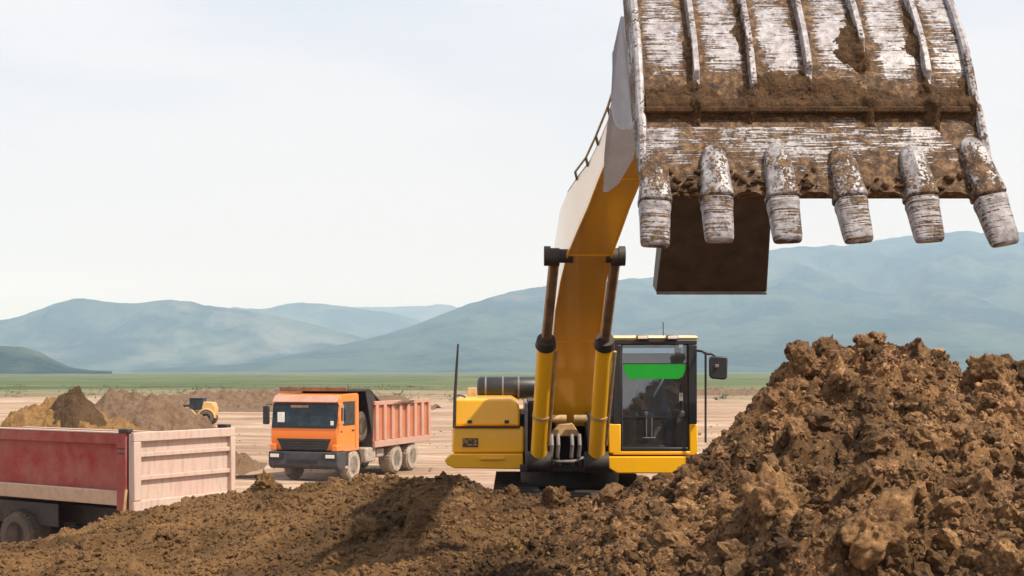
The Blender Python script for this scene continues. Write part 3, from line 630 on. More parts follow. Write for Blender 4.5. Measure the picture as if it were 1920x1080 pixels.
for q in (0, 1):
    MB().loft([[r[q] + Vector((sx, 0, 0)) + (r[3] - r[0]).normalized() * k for sx, k in ((-.008, -.016), (.008, -.016), (.008, .02), (-.008, .02))] for r in rings[1:]]).build('weld_flange', M['yellow'], boom)
for k in (3, 6, 9):
    r = rings[k]; up_ = (r[3] - r[0]).normalized() * -0.004; MB().tube([r[0] + up_, r[1] + up_], 0.009).build('weld_seam', M['boom_paint'], boom)
# boom weld flange strips, handrail and hoses on the upper left edge
MB().tube([r[3] + Vector((0.03, 0.02, 0.015)) for r in rings[6:13]], 0.02).build('hose_line', M['hose'], boom)
MB().tube([r[3] + Vector((0.08, 0.0, 0.02)) for r in rings[5:13]], 0.022).build('hose_line', M['hose'], boom)
MB().tube([r[3] + Vector((-0.02, 0.0, 0.05)) for r in rings[7:12]], 0.011).build('boom_rail', M['tan'], boom)
for k in (7, 8, 9, 10, 11):
    r = rings[k]; MB().tube([r[3] + Vector((0, 0, -0.03)), r[3] + Vector((-0.02, 0, 0.055))], 0.012).build('rail_bracket', DK, boom)
r = rings[11]; MB().box(r[3].x - 0.1, r[3].x + 0.02, r[3].y - 0.08, r[3].y + 0.08, r[3].z - 0.05, r[3].z + 0.12).build('hose_clamp', DK, boom, 0.01)
# boom foot details
MB().cyl(at(1018, 785, 15.0), at(1062, 785, 15.0), 0.045, n=16).build('foot_pin', M['tan'], ex)
MB().cyl(at(1076, 785, 15.0), at(1122, 785, 15.0), 0.045, n=16).build('foot_pin', M['tan'], ex)
outline([(1028, 818), (1048, 796), (1074, 794), (1090, 818)], 15.1, 0.25, 'foot_bracket', M['tan'], 0.01)
for q in (1034, 1046, 1072, 1086): MB().tube([at(q, 815, 15.0), at(q + 1, 835, 14.93), at(q - 1, 855, 14.95), at(q + 2, 870, 15.1)], 0.024).build('hydraulic_hose', M['hose'], ex)
MB().tube([at(1030, 862, 15.0), at(1048, 866, 14.95), at(1075, 865, 14.95), at(1095, 858, 15.0)], 0.02).build('hydraulic_hose', M['hose'], ex)
for q in (1022, 1106): MB().box(X(q - 5, 15), X(q + 6, 15), 14.95, 15.9, Z(872, 15), Z(775, 15)).build('foot_ear', DK, ex, 0.015)
# lift cylinders
def cylinder(bx, by, mx, my, tx, ty, db, dm, dt):
    b, m, t_ = at(bx, by, db), at(mx, my, dm), at(tx, ty, dt)
    o = MB().cyl(b, m, 0.095, n=28).build('boom_cylinder', Y_, ex)
    MB().cyl(m, m + (t_ - m).normalized() * 0.10, 0.115, 0.10, n=24).build('cylinder_gland', DK, o)
    MB().cyl(m, t_, 0.055, n=20).build('piston_rod', M['chrome'], o)
    MB().cyl(b + Vector((-0.14, 0, -0.05)), b + Vector((0.14, 0, -0.05)), 0.12, n=20).build('cylinder_eye', DK, o)
    s = 0.10; MB().tube([b.lerp(m, 0.12) + Vector((s, -0.03, 0)), b.lerp(m, 0.95) + Vector((s + 0.02, -0.03, 0))], 0.018).build('oil_pipe', M['tan'], o)
    q = b.lerp(m, 0.38); ax = (m - b).normalized(); MB().cyl(q, q + ax * 0.035, 0.103, n=28).build('cylinder_strap', M['tan'], o)
    return o
cylinder(1010, 858, 1023, 648, 1040, 480, 14.75, 13.9, 12.9)
cylinder(1118, 858, 1133, 648, 1155, 478, 14.75, 13.9, 12.9)
for a, b in ((1024, 1074), (1136, 1172)): MB().cyl(at(a, 480, 12.9), at(b, 480, 12.9), 0.07, n=20).build('boom_pin', DK, ex)
for q, w2 in ((1020, 1), (1160, 1)): MB().cyl(at(q, 480, 12.9), at(q + 12, 480, 12.9), 0.10, n=20).build('pin_cap', DK, ex)
for a, b in ((1031, 1049), (1146, 1164)): MB().cyl(at(a, 482, 12.9), at(b, 482, 12.9), 0.092, n=20).build('rod_eye', DK, ex)
# arm: box beam whose underside faces us; tail plate hangs below the bucket
da, db_ = 8.35, 7.0
tailL, tailR = at(1230, 550, da), at(1438, 550, da)
mid1L, mid1R = at(1250, 385, 7.75), at(1448, 385, 7.75)
noseL, noseR = at(1290, -130, 7.1), at(1440, -130, 7.1)
def ring4(a, b, n, h): n = Vector(n).normalized() * h; return [a, b, b + n, a + n]
arm = MB().loft([ring4(tailL, tailR, (0, 0.9, 0.25), .22), ring4(mid1L, mid1R, (0, 1, .15), .34), ring4(at(1275, 120, 7.3), at(1445, 120, 7.3), (0, 1, .1), .45), ring4(noseL, noseR, (0, 1, 0), .36)]).build('arm', M['gate'], ex, 0.012)
for a, b, c_ in ((1236, 542, da), (1432, 542, da), (1254, 400, 7.8), (1442, 400, 7.8)): MB().cyl(at(a, b, c_), at(a, b, c_) + Vector((0, -0.018, 0)), 0.016, n=12).build('arm_bolt', DK, arm)
MB().tube([at(1231, 549, da - .005), at(1437, 549, da - .005)], 0.012).build('arm_edge', M['hose'], arm)
MB().cyl(at(1200, 60, 8.5), at(1460, 60, 8.5), 0.09, n=20).build('arm_pin', DK, ex)
# rounded light cheek plates at the boom tip
def cheek(xo):
    pts = []
    for a, b in ((1128, 362), (1150, 345), (1176, 300), (1192, 240), (1192, 120), (1190, 20), (1184, -40), (1178, 0), (1166, 80), (1150, 160), (1137, 230), (1130, 290)):
        pts.append(at(a, b, 10.2 - (360 - b) / 360 * 1.6))
    return pts
ck = MB().prism(cheek(0), (0.05, 0, 0)).build('boom_cheek_plate', M['sky_sheen'], ex, 0.012)
ear = [at(1167 + 22 * math.cos(t_), 190 + 55 * math.sin(t_), 8.9) for t_ in np.linspace(-0.2, math.pi + 0.2, 14)] + [at(1150, 90, 8.7), at(1163, 30, 8.6), at(1185, 30, 8.6)]
MB().prism(ear, (0.04, 0.03, 0)).build('link_plate', M['sky_sheen'], ex, 0.01)
# cab
dc_ = 15.2
cab = MB()
cab.box(X(1149, dc_), X(1308, dc_), dc_, dc_ + 1.75, Z(853, dc_), Z(846, dc_))       # sill bar
cab.box(X(1141, dc_), X(1164, dc_), dc_, dc_ + 0.14, Z(850, dc_), Z(795, dc_))
cab.box(X(1293, dc_), X(1308, dc_), dc_, dc_ + 0.5, Z(850, dc_), Z(795, dc_))
cab = cab.build('cab', Y_, ex, 0.012)
outline([(1141, 856), (1314, 856), (1300, 872), (1282, 888), (1157, 888), (1141, 878)], dc_ - 0.02, 2.2, 'cab_skirt', Y_, 0.015)
MB().box(X(1300, dc_), X(1318, dc_), dc_ + .1, dc_ + 0.4, Z(858, dc_), Z(853, dc_)).build('step_plate', M['white'], ex, 0.004)
def bar(name, x0, x1, y0, y1, d0_=dc_, d1_=dc_ + 0.09): return MB().box(X(x0, dc_), X(x1, dc_), d0_, d1_, Z(y1, dc_), Z(y0, dc_)).build(name, BK, cab, 0.010)
bar('front_pillar', 1149, 1165, 646.2, 795); bar('front_pillar', 1291, 1307, 646.2, 795); bar('window_header', 1149, 1307, 637, 646); bar('window_footer', 1165.2, 1290.8, 839, 846)
bar('window_seal', 1165, 1168, 646, 839, dc_ + .01, dc_ + .07); bar('window_seal', 1288, 1291, 646, 839, dc_ + .01, dc_ + .07)
for sx0, sx1 in ((1149, 1158), (1298, 1307)):
    bar('side_pillar', sx0, sx1, 640, 846, dc_ + 0.75, dc_ + 0.84); bar('rear_pillar', sx0, sx1, 640, 846, dc_ + 1.62, dc_ + 1.72)
iv = MB()
iv.box(X(1150, dc_), X(1306, dc_), dc_ + 1.66, dc_ + 1.70, Z(846, dc_), Z(672, dc_)); iv.box(X(1150, dc_), X(1306, dc_), dc_ + 1.66, dc_ + 1.7, Z(648, dc_), Z(640, dc_))
iv.box(X(1150, dc_), X(1154, dc_), dc_ + 0.1, dc_ + 1.66, Z(846, dc_), Z(740, dc_)); iv.box(X(1302, dc_), X(1306, dc_), dc_ + 0.1, dc_ + 1.66, Z(846, dc_), Z(760, dc_))
iv.box(X(1150, dc_), X(1306, dc_), dc_ + 0.1, dc_ + 1.66, Z(846, dc_) + .002, Z(840, dc_)); iv.build('cab_lining', plain('cab_lining_grey', (0.10, 0.125, 0.145), 0.8), cab)
rf = MB(); rf.box(X(1148, dc_), X(1309, dc_), dc_ + 0.0, dc_ + 1.76, Z(638, dc_) + .002, Z(629, dc_)); rf.build('cab_roof', M['cream'], cab, 0.03)
for a in (1193, 1249):
    MB().box(X(a, dc_), X(a + 22, dc_), dc_ - 0.06, dc_ + 0.08, Z(637, dc_), Z(628, dc_)).build('work_light', M['hose'], cab, 0.012)
    MB().box(X(a + 2, dc_), X(a + 20, dc_), dc_ - 0.065, dc_ - 0.055, Z(635.5, dc_), Z(630, dc_)).build('work_light_lens', M['lamp'], cab, 0.004)
MB().box(X(1216, dc_), X(1247, dc_), dc_ - 0.03, dc_ + 0.02, Z(641, dc_), Z(635, dc_)).build('roof_trim', DK, cab)
MB().tube([at(1244, 632, 15.8), at(1243, 604, 15.8)], 0.006).build('antenna', DK, cab)
gl = MB().box(X(1168, dc_), X(1288, dc_), dc_ + 0.035, dc_ + 0.045, Z(839, dc_), Z(662, dc_)).build('windscreen', M['glass'], cab)
MB().box(X(1168, dc_), X(1288, dc_), dc_ + 0.035, dc_ + 0.045, Z(661.5, dc_), Z(647, dc_)).build('upper_pane', M['glass'], cab)
MB().box(X(1166, dc_), X(1290, dc_), dc_ + 0.03, dc_ + 0.05, Z(683, dc_), Z(681, dc_)).build('window_bar', BK, cab)
MB().box(X(1166, dc_), X(1290, dc_), dc_ + 0.06, dc_ + 0.08, Z(681, dc_), Z(662, dc_)).build('tinted_band', plain('teal_tint', (0.015, 0.035, 0.042), 0.35), cab)
MB().box(X(1166, dc_), X(1290, dc_), dc_ + 0.025, dc_ + 0.034, Z(783.5, dc_), Z(781.5, dc_)).build('window_bar', BK, cab)
vp = [(1169, 683), (1287, 683), (1285, 695), (1280, 706), (1272, 710.5), (1184, 710.5), (1175, 706), (1171, 695)]
MB().prism([at(a, b, dc_ + 0.028) for a, b in vp], (0, 0.006, 0)).build('sunshade', M['green'], cab)
for a in (1212, 1222): MB().tube([at(a, 783, dc_ + .02), at(a, 820, dc_ + .02)], 0.006).build('wiper', M['hose'], cab)
MB().tube([at(1206, 821, dc_ + .018), at(1230, 821, dc_ + .018)], 0.006).build('wiper', M['hose'], cab)
# side panes
for sx in (1151, 1305): MB().box(X(sx, dc_) - .003, X(sx, dc_) + .003, dc_ + 0.1, dc_ + 1.64, Z(740, dc_), Z(648, dc_)).build('side_pane', M['glass'], cab)
# seat, console
st = MB().box(X(1200, 16), X(1262, 16), 16.05, 16.6, Z(800, 16), Z(782, 16)).box(X(1204, 16), X(1258, 16), 16.5, 16.64, Z(782, 16), Z(705, 16)).box(X(1214, 16), X(1248, 16), 16.5, 16.62, Z(703, 16), Z(682, 16)); st.build('driver_seat', M['seat'], cab, 0.04)
MB().box(X(1174, 15.6), X(1194, 15.6), 15.6, 16.3, Z(835, 15.6), Z(770, 15.6)).build('console', M['hose'], cab, 0.02)
MB().box(X(1268, 15.6), X(1284, 15.6), 15.6, 16.3, Z(835, 15.6), Z(770, 15.6)).build('console', M['hose'], cab, 0.02)
for a in (1184, 1276): MB().tube([at(a, 772, 15.65), at(a + 1, 752, 15.62)], [0.012, 0.022]).build('joystick', BK, cab)
# mirror
MB().tube([at(1305, 657, dc_ + .05), at(1317, 659, 15.1), at(1323, 664, 15.05), at(1334, 664, 15.0), at(1341, 668, 15.0)], 0.014).build('mirror_arm', DK, ex)
MB().tube([at(1323, 660, 15.05), at(1323, 830, 15.05)], 0.013).build('grab_pole', DK, ex)
mi = MB().prism([at(a, b, 14.9) for a, b in ((1332, 668), (1361, 668), (1364, 673), (1363, 709), (1358, 712), (1333, 710), (1329, 704), (1329, 672))], (0.02, 0.09, 0)).build('mirror', BK, ex, 0.02)
MB().box(X(1340, 14.9), X(1347, 14.9), 14.87, 14.9, Z(689, 14.9), Z(683, 14.9)).build('mirror_clamp', M['hose'], mi, 0.004)

# ------------------------------------------------------------------ BUCKET
prof = [(5.52, 4.362), (5.60, 4.52), (5.70, 4.735), (5.745, 4.79), (5.765, 4.83), (5.787, 4.89), (5.868, 5.056), (5.97, 5.204), (6.10, 5.366), (6.25, 5.52), (6.43, 5.70), (6.65, 5.90), (6.88, 6.06), (7.12, 6.2)]
XL, XR = 0.590, 2.062
def dense(prof, k=6):
    o_ = []
    for i in range(len(prof) - 1):
        for j in range(k):
            t_ = j / k; p0 = prof[max(i - 1, 0)]; p1 = prof[i]; p2 = prof[i + 1]; p3 = prof[min(i + 2, len(prof) - 1)]
            q = [0.5 * ((2 * p1[c]) + (-p0[c] + p2[c]) * t_ + (2 * p0[c] - 5 * p1[c] + 4 * p2[c] - p3[c]) * t_ ** 2 + (-p0[c] + 3 * p1[c] - 3 * p2[c] + p3[c]) * t_ ** 3) for c in (0, 1)]
            o_.append(tuple(q))
    o_.append(prof[-1]); return o_
DP = dense(prof)
def pn(i):   # outward normal in (d, z)
    a = DP[max(i - 1, 0)]; b = DP[min(i + 1, len(DP) - 1)]; t_ = Vector((b[0] - a[0], b[1] - a[1])).normalized(); return Vector((-t_.y, t_.x))
th = 0.035
shell = MB(); outer = [Vector((XL, a, b)) for a, b in DP]; inner = [Vector((XL, a - pn(i).x * th, b - pn(i).y * th)) for i, (a, b) in enumerate(DP)]
n = len(DP); poly = outer + inner[::-1]
# build as a strip of quads (not one concave ngon)
W3 = Vector((XR - XL, 0, 0)); vs = outer + inner + [p + W3 for p in outer] + [p + W3 for p in inner]; fs = []
for i in range(n - 1):
    fs += [(i, i + 1, 2 * n + i + 1, 2 * n + i), (n + i, 3 * n + i, 3 * n + i + 1, n + i + 1), (i, n + i, n + i + 1, i + 1), (2 * n + i, 2 * n + i + 1, 3 * n + i + 1, 3 * n + i)]
fs += [(0, 2 * n, 3 * n, n), (n - 1, 2 * n - 1, 4 * n - 1, 3 * n - 1)]
bucket = shell.add(vs, fs).build('bucket', M['shell'], ex)
# side plates
rear = [(7.1, 6.2), (6.9, 5.9), (6.6, 5.6), (6.36, 5.3), (6.15, 5.0), (5.97, 4.75), (5.78, 4.55), (5.56, 4.37)]
def side(x0, x1):
    off = 0.012
    o1 = [(a + pn(i).x * off, b + pn(i).y * off) for i, (a, b) in enumerate(DP)][3:]
    R2 = dense(rear, 14); m = MB(); k = len(o1); R3 = [R2[int(round((len(R2) - 1) * (1 - i / (k - 1))))] for i in range(k)]
    v = [Vector((x, *p)) for x in (x0, x1) for p in o1] + [Vector((x, *p)) for x in (x0, x1) for p in R3]; f = []
    for i in range(k - 1):
        f += [(i, i + 1, 2 * k + i + 1, 2 * k + i), (k + i, 3 * k + i, 3 * k + i + 1, k + i + 1), (i, k + i, k + i + 1, i + 1), (2 * k + i, 2 * k + i + 1, 3 * k + i + 1, 3 * k + i)]
    f += [(0, 2 * k, 3 * k, k), (k - 1, 2 * k - 1, 4 * k - 1, 3 * k - 1)]
    return m.add(v, f)
side(XL - 0.028, XL - 0.001).build('side_plate', M['side'], bucket); side(XR + 0.001, XR + 0.028).build('side_plate', M['side'], bucket)
# edge beads along both sides
MB().tube([Vector((XL - 0.014, a - 0.012, b)) for a, b in DP[6::3]], 0.02).build('side_bead', M['rib'], bucket)
MB().tube([Vector((XR + 0.014, a - 0.012, b)) for a, b in DP[6::3]], 0.02).build('side_bead', M['rib'], bucket)
# lip wear plate: outline in (x, s) where s runs up the lip slope
LO = Vector((0, 5.52, 4.362)); LU = (Vector((0, 5.70, 4.735)) - LO).normalized(); LN = Vector((0, -LU.z, LU.y))
def onlip(x, s, o_=0.0): return Vector((x, 0, 0)) + LO + LU * s + LN * o_
tx = [X(p, 5.6) for p in (1223, 1336, 1456, 1579, 1710, 1832)]
lo = []
for i in range(5):
    a, b = tx[i] + 0.06, tx[i + 1] - 0.06
    lo += [(a - 0.02, -0.055), (a + 0.02, -0.02), (a + 0.05, -0.005), (b - 0.05, -0.005), (b - 0.02, -0.02), (b + 0.02, -0.055)]
lo = [(XL - 0.03, -0.05)] + lo + [(XR + 0.03, -0.05)]
m = MB(); topo = []
for x, s in lo:
    t_ = 0.335 if x < 1.86 else max(0.10, 0.335 - (x - 1.86) * 1.5); 
    topo.append((x, t_))
K = len(lo); v = [onlip(x, s, 0.004) for x, s in lo] + [onlip(x, s, 0.024) for x, s in lo] + [onlip(x, s, 0.004) for x, s in topo] + [onlip(x, s, 0.024) for x, s in topo]; f = []
for i in range(K - 1):
    f += [(K + i, K + i + 1, 3 * K + i + 1, 3 * K + i), (i, 2 * K + i, 2 * K + i + 1, i + 1), (i, i + 1, K + i + 1, K + i), (2 * K + i, 3 * K + i, 3 * K + i + 1, 2 * K + i + 1)]
f += [(0, K, 3 * K, 2 * K), (K - 1, 3 * K - 1, 4 * K - 1, 2 * K - 1)]
m.add(v, f).build('lip_plate', M['lip'], bucket)
MB().box(XL, XR - 0.03, 5.665, 5.72, 4.742, 4.772).build('heel_bar', M['mud'], bucket, 0.008)  # dark mud colour also carries the heel's deep shadow
# ribs
rx = [0.834, 1.088, 1.345, 1.604, 1.880]; re = [4.875, 4.85, 4.90, 5.035, 4.885]
for x, e in zip(rx, re):
    idx = [i for i, p in enumerate(DP) if p[1] >= e]; rr = []
    for i in idx:
        q = pn(i); a, b = DP[i]; hgt = 0.046 if i > idx[1] else 0.014
        base = Vector((x, a - q.x * 0.004, b - q.y * 0.004)); nn = Vector((0, q.x, q.y)) * hgt
        rr.append([base + Vector((-0.017, 0, 0)), base + Vector((0.017, 0, 0)), base + Vector((0.013, 0, 0)) + nn, base + Vector((-0.013, 0, 0)) + nn])
    MB().loft(rr).build('wear_rib', M['rib'], bucket, 0.003)
# teeth: adapter and tip
def sect(w_, f_, b_, s, ridge_=0.0, n=20, ex_=0.5):
    r_ = []
    for k in range(n):
        a = 2 * math.pi * k / n; c_, s_ = math.cos(a), math.sin(a); e = ex_
        x = math.copysign(abs(c_) ** e, c_) * w_; y = math.copysign(abs(s_) ** e, s_)
        y = y * (b_ if y > 0 else f_)
        if y < 0: y -= ridge_ * max(0, 1 - abs(x) / (w_ * 0.45 + 1e-6))
        r_.append(Vector((x, y, -s)))
    return r_
ad = MB().loft([sect(.012, .004, .0, -.205), sect(.036, .016, .0, -.19), sect(.052, .026, .0, -.165, .004), sect(.060, .034, .0, -.12, .014), sect(.064, .042, .0, -.06, .018), sect(.066, .052, .02, -.01, .012), sect(.070, .060, .05, .035, .004), sect(.074, .062, .055, .055), sect(.074, .060, .055, .068), sect(.066, .05, .045, .072)])
tp = MB().loft([sect(.064, .052, .046, .074), sect(.069, .058, .052, .080), sect(.070, .056, .05, .105), sect(.066, .050, .045, .112), sect(.065, .047, .042, .16), sect(.064, .040, .034, .215), sect(.063, .036, .024, .250), sect(.061, .030, .016, .272), sect(.050, .018, .006, .280)])
A0 = T0 = None
LROT = math.atan2(LU.y, LU.z)     # slope of the lip
tip_dx = [-0.012, 0.0, 0.012, 0.025, 0.020, 0.052]
for i, x in enumerate(tx):
    if A0 is None:
        A0 = ad.build('tooth_adapter', M['tooth'], bucket, org=Vector((0, 0, 0))); T0 = tp.build('tooth_tip', M['tip'], bucket, org=Vector((0, 0, 0)))
        for o_ in (A0, T0):
            s2 = o_.modifiers.new('subd', 'SUBSURF'); s2.levels = 1; s2.render_levels = 1
        a_, t_ = A0, T0
    else:
        a_ = A0.copy(); t_ = T0.copy(); C.objects.link(a_); C.objects.link(t_); a_.parent = bucket; t_.parent = bucket
    p = onlip(x, 0.02 + (0.012 if i in (1, 2) else 0.02 * (i - 2) / 3) + (0.01 if i == 5 else 0), 0.016) - exo
    ry = -math.atan2(tip_dx[i], 0.28)
    for o_ in (a_, t_): o_.location = p; o_.rotation_euler = (-LROT + R(2 + i % 3), ry, 0); o_.scale = (1, 1, 1.12 if i == 5 else 1)
# caked mud layer: surface pushed out of the shell by noise
nx, ny = 520, 190; xs = np.linspace(XL + 0.004, XR - 0.004, nx)
prof_s = np.array(DP); sl_ = np.concatenate([[0], np.cumsum(np.hypot(*np.diff(prof_s, axis=0).T))])
ss = np.linspace(0.30, 1.35, ny); pd = np.interp(ss, sl_, prof_s[:, 0]); pz = np.interp(ss, sl_, prof_s[:, 1])
gd = np.gradient(pd, ss); gz = np.gradient(pz, ss); nd, nzv = -gz, gd
XX, SS = np.meshgrid(xs, ss)
bandc = 0.055 * np.exp(-((SS - 0.455) / 0.055) ** 2) + 0.02 * np.exp(-((SS - 0.55) / 0.08) ** 2) * (0.7 + 0.6 * vn(XX * 3, SS * 0, 0, 5))
ribd = np.min(np.abs(XX[..., None] - np.array(rx)[None, None] + 0.0), -1)
ribl = np.min(np.where(XX[..., None] < np.array(rx)[None, None], np.array(rx)[None, None] - XX[..., None], 9), -1)
near = 0.018 * np.exp(-(ribd / 0.03) ** 2) + 0.020 * np.exp(-(ribl / 0.055) ** 2) + 0.022 * np.exp(-((XR - XX) / 0.05) ** 2)
dn = fbm(XX * 5, SS * 5, o=6, s=300, g=0.6); cl = clods(XX, SS, 0.06, 0.6, 310) + clods(XX, SS, 0.03, 0.6, 320)
thk = bandc + near * (0.6 + dn) + 0.016 * (dn - 0.05) - 0.018 + 0.35 * cl * (bandc > 0.012) * sm(0.0, 0.02, bandc - 0.01) + 0.10 * cl
spot = 0.02 * np.exp(-(((XX - 1.52) / 0.12) ** 2 + ((SS - 0.78) / 0.14) ** 2)) + 0.02 * np.exp(-(((XX - 1.18) / 0.05) ** 2 + ((SS - 0.62) / 0.07) ** 2)) + 0.018 * np.exp(-(((XX - 1.45) / 0.14) ** 2 + ((SS - 0.60) / 0.06) ** 2))
thk = np.clip(thk + spot, -0.012, 0.075)
thk[0] = -0.012; thk[-1] = -0.012; thk[:, 0] = -0.012; thk[:, -1] = -0.012
vv = np.stack([XX, pd[:, None] + nd[:, None] * thk, pz[:, None] + nzv[:, None] * thk], -1).reshape(-1, 3) - np.array(exo)
o = npmesh('caked_mud', vv, gridquads(ny, nx), M['mud'], True, bucket); o['kind'] = 'stuff'
# mud stuck between the teeth
AV = []; AF = []; base = 0; r = np.random.default_rng(5)
for k in range(60):
    v, f = ico(2, k % 9, 0.45); i = int(r.integers(0, 5)); s = r.uniform(0.006, 0.022) * (1.3 if i == 0 else 1)
    x = r.uniform(tx[i] + 0.06, tx[i + 1] - 0.05); sv = abs(r.normal(0, 0.055)); 
    if i == 0 and r.random() < 0.4: sv = -r.uniform(0, 0.035)
    p = onlip(x, sv, 0.024 + r.uniform(0, 0.006)) - exo; v = v * s + np.array(p); AV.append(v); AF.append(f + base); base += len(v)
o = npmesh('mud_lumps', np.concatenate(AV), np.concatenate(AF), M['mud'], True, bucket); o['kind'] = 'stuff'
# ears and link up on top, joining arm and bucket
for x in (1.08, 1.50): MB().prism([(x, 6.5, 6.02), (x, 7.05, 6.15), (x, 7.25, 6.35), (x, 7.1, 6.55), (x, 6.8, 6.55)], (0.04, 0, 0)).build('bucket_ear', M['side'], bucket, 0.008)
MB().cyl((1.0, 7.08, 6.38), (1.62, 7.08, 6.38), 0.05, n=18).build('bucket_pin', DK, bucket)
for x in (0.98, 1.6): MB().prism([(x, 6.86, 6.36), (x, 6.96, 6.36), (x, 7.75, 6.6), (x, 7.7, 6.75)], (0.04, 0, 0)).build('bucket_link', DK, ex, 0.008)

# ------------------------------------------------------------------ operator
def person_mesh(name, nodes, edges, mat, parent, root=0):
    me = bpy.data.meshes.new(name); me.from_pydata([tuple(Vector(p) - Vector(parent.location)) for p, _ in nodes], edges, [])
    o = bpy.data.objects.new(name, me); C.objects.link(o); o.parent = parent; me.materials.append(mat)
    m = o.modifiers.new('skin', 'SKIN'); 
    for i, (_, r_) in enumerate(nodes):
        sv = me.skin_vertices[0].data[i]; sv.radius = (r_, r_) if not isinstance(r_, tuple) else r_; sv.use_root = (i == root)
    s = o.modifiers.new('sub', 'SUBSURF'); s.levels = 1; s.render_levels = 2; m.use_smooth_shade = True; return o
px_ = X(1230, 16.25)
pe = empty('person', (px_, 16.3, Z(792, 16.3)), 0, 'seated excavator operator in dark blue clothes behind the cab windscreen', 'person')
hp = Vector((px_, 16.35, 3.03))
nodes = [(hp, (.15, .11)), (hp + Vector((0, .04, .2)), (.14, .10)), (hp + Vector((0, .05, .40)), (.17, .10)), (hp + Vector((0, .03, .52)), (.06, .06)),
         (hp + Vector((-.19, .03, .43)), .055), (hp + Vector((-.26, -.1, .22)), .045), (hp + Vector((-.20, -.38, .14)), .034),
         (hp + Vector((.19, .03, .43)), .055), (hp + Vector((.27, -.12, .30)), .045), (hp + Vector((.14, -.36, .36)), .034),
         (hp + Vector((-.1, -.05, -.02)), .09), (hp + Vector((-.12, -.45, .0)), .065), (hp + Vector((-.12, -.52, -.40)), .045),
         (hp + Vector((.1, -.05, -.02)), .09), (hp + Vector((.12, -.45, .0)), .065), (hp + Vector((.12, -.52, -.40)), .045)]
edges = [(0, 1), (1, 2), (2, 3), (2, 4), (4, 5), (5, 6), (2, 7), (7, 8), (8, 9), (0, 10), (10, 11), (11, 12), (0, 13), (13, 14), (14, 15)]
person_mesh('clothed_body', nodes, edges, M['cloth'], pe)
for a, b in ((5, 6), (8, 9)): person_mesh('forearm', [(nodes[a][0].lerp(nodes[b][0], .15), .050), (nodes[a][0].lerp(nodes[b][0], .6), .044), (nodes[b][0], .036)], [(0, 1), (1, 2)], M['skin'], pe)
hd = hp + Vector((0, .0, .62))
person_mesh('head', [(hp + Vector((0, .02, .5)), .05), (hp + Vector((0, .02, .56)), .05), (hd + Vector((0, -.01, .0)), (.075, .085)), (hd + Vector((0, .01, .07)), (.078, .095)), (hd + Vector((0, .02, .13)), (.05, .06))], [(0, 1), (1, 2), (2, 3), (3, 4)], M['skin'], pe)
def hand(w0, dirv, side_):
    d = Vector(dirv).normalized(); s = Vector((0, 0, 1)).cross(d).normalized() * side_; nds = [(w0, .026), (w0 + d * .06, (.036, .018))]; ed = [(0, 1)]
    for k, (o_, ln) in enumerate(((-.03, .062), (-.01, .072), (.01, .068), (.03, .052))):
        b = len(nds); nds += [(w0 + d * .085 + s * o_, .010), (w0 + d * (.085 + ln * .6) + s * o_ + Vector((0, 0, -.012)), .009), (w0 + d * (.075 + ln) + s * o_ + Vector((0, 0, -.035)), .008)]
        ed += [(1, b), (b, b + 1), (b + 1, b + 2)]
    b = len(nds); nds += [(w0 + d * .03 - s * .035, .011), (w0 + d * .07 - s * .055, .009)]; ed += [(0, b), (b, b + 1)]
    person_mesh('hand', nds, ed, M['skin'], pe)
hand(nodes[6][0], (0.05, -1, -.2), 1); hand(nodes[9][0], (-.3, -.9, .1), -1)
cap = MB().lathe([(0.001, .115), (.05, .11), (.088, .07), (.098, .02), (.098, .0)], tuple(hd + Vector((0, .01, .06))), (0, 0, 1), 20); cap.build('hair', M['black'], pe, org=Vector(pe.location))
for s_ in (-1, 1): MB().lathe([(.001, -.02), (.05, -.015), (.05, .03), (.001, .04)], tuple(hp + Vector((.12 * s_, -.56, -.43))), (0, 0, 1), 12).build('boot', BK, pe, org=Vector(pe.location))

# ------------------------------------------------------------------ wheels
Z0 = Vector((0, 0, 0))
def wheel(parent, x, y, z, r, w_, side_, tyre='rubber', rim='dustrubber'):
    """wheel with axis along local x; side_ = +1 outer face towards +x"""
    t = MB().lathe([(r * .56, -w_ / 2), (r * .9, -w_ / 2), (r * .985, -w_ * .36), (r, -w_ * .2), (r, w_ * .2), (r * .985, w_ * .36), (r * .9, w_ / 2), (r * .56, w_ / 2)], (x, y, z), (1, 0, 0), 36)
    for k in range(30):
        a = 2 * math.pi * k / 30; c_ = Vector((x, y + math.cos(a) * r, z + math.sin(a) * r)); m_ = Matrix.Translation(c_) @ Matrix.Rotation(a, 4, 'X')
        t.box(-w_ * .42, w_ * .42, -.008, .014, -.022, .022, m_)
    o = t.build('wheel', M[tyre], parent, org=Z0)
    s = side_
    MB().lathe([(r * .58, w_ * .5 * s), (r * .54, w_ * .42 * s), (r * .50, w_ * .1 * s), (r * .26, w_ * .12 * s), (r * .24, w_ * .34 * s), (.001, w_ * .36 * s)], (x, y, z), (1, 0, 0), 28).build('rim', M[rim], o, org=Z0)
    return o

# ------------------------------------------------------------------ orange tipper truck
TH = R(-19); A = Vector((-0.1354 * 41, 41, 0)); ax = Vector((math.cos(TH), math.sin(TH), 0)); 
tk = empty('dump_truck', A - ax * 1.25, TH, 'orange tipper truck with pink dusty ribbed body facing the camera', 'truck')
OR = M['orange']
def B(name, mat, *a, bevel=0.01, parent=None):
    return MB().box(*a).build(name, mat, parent or tk, bevel, org=Z0)
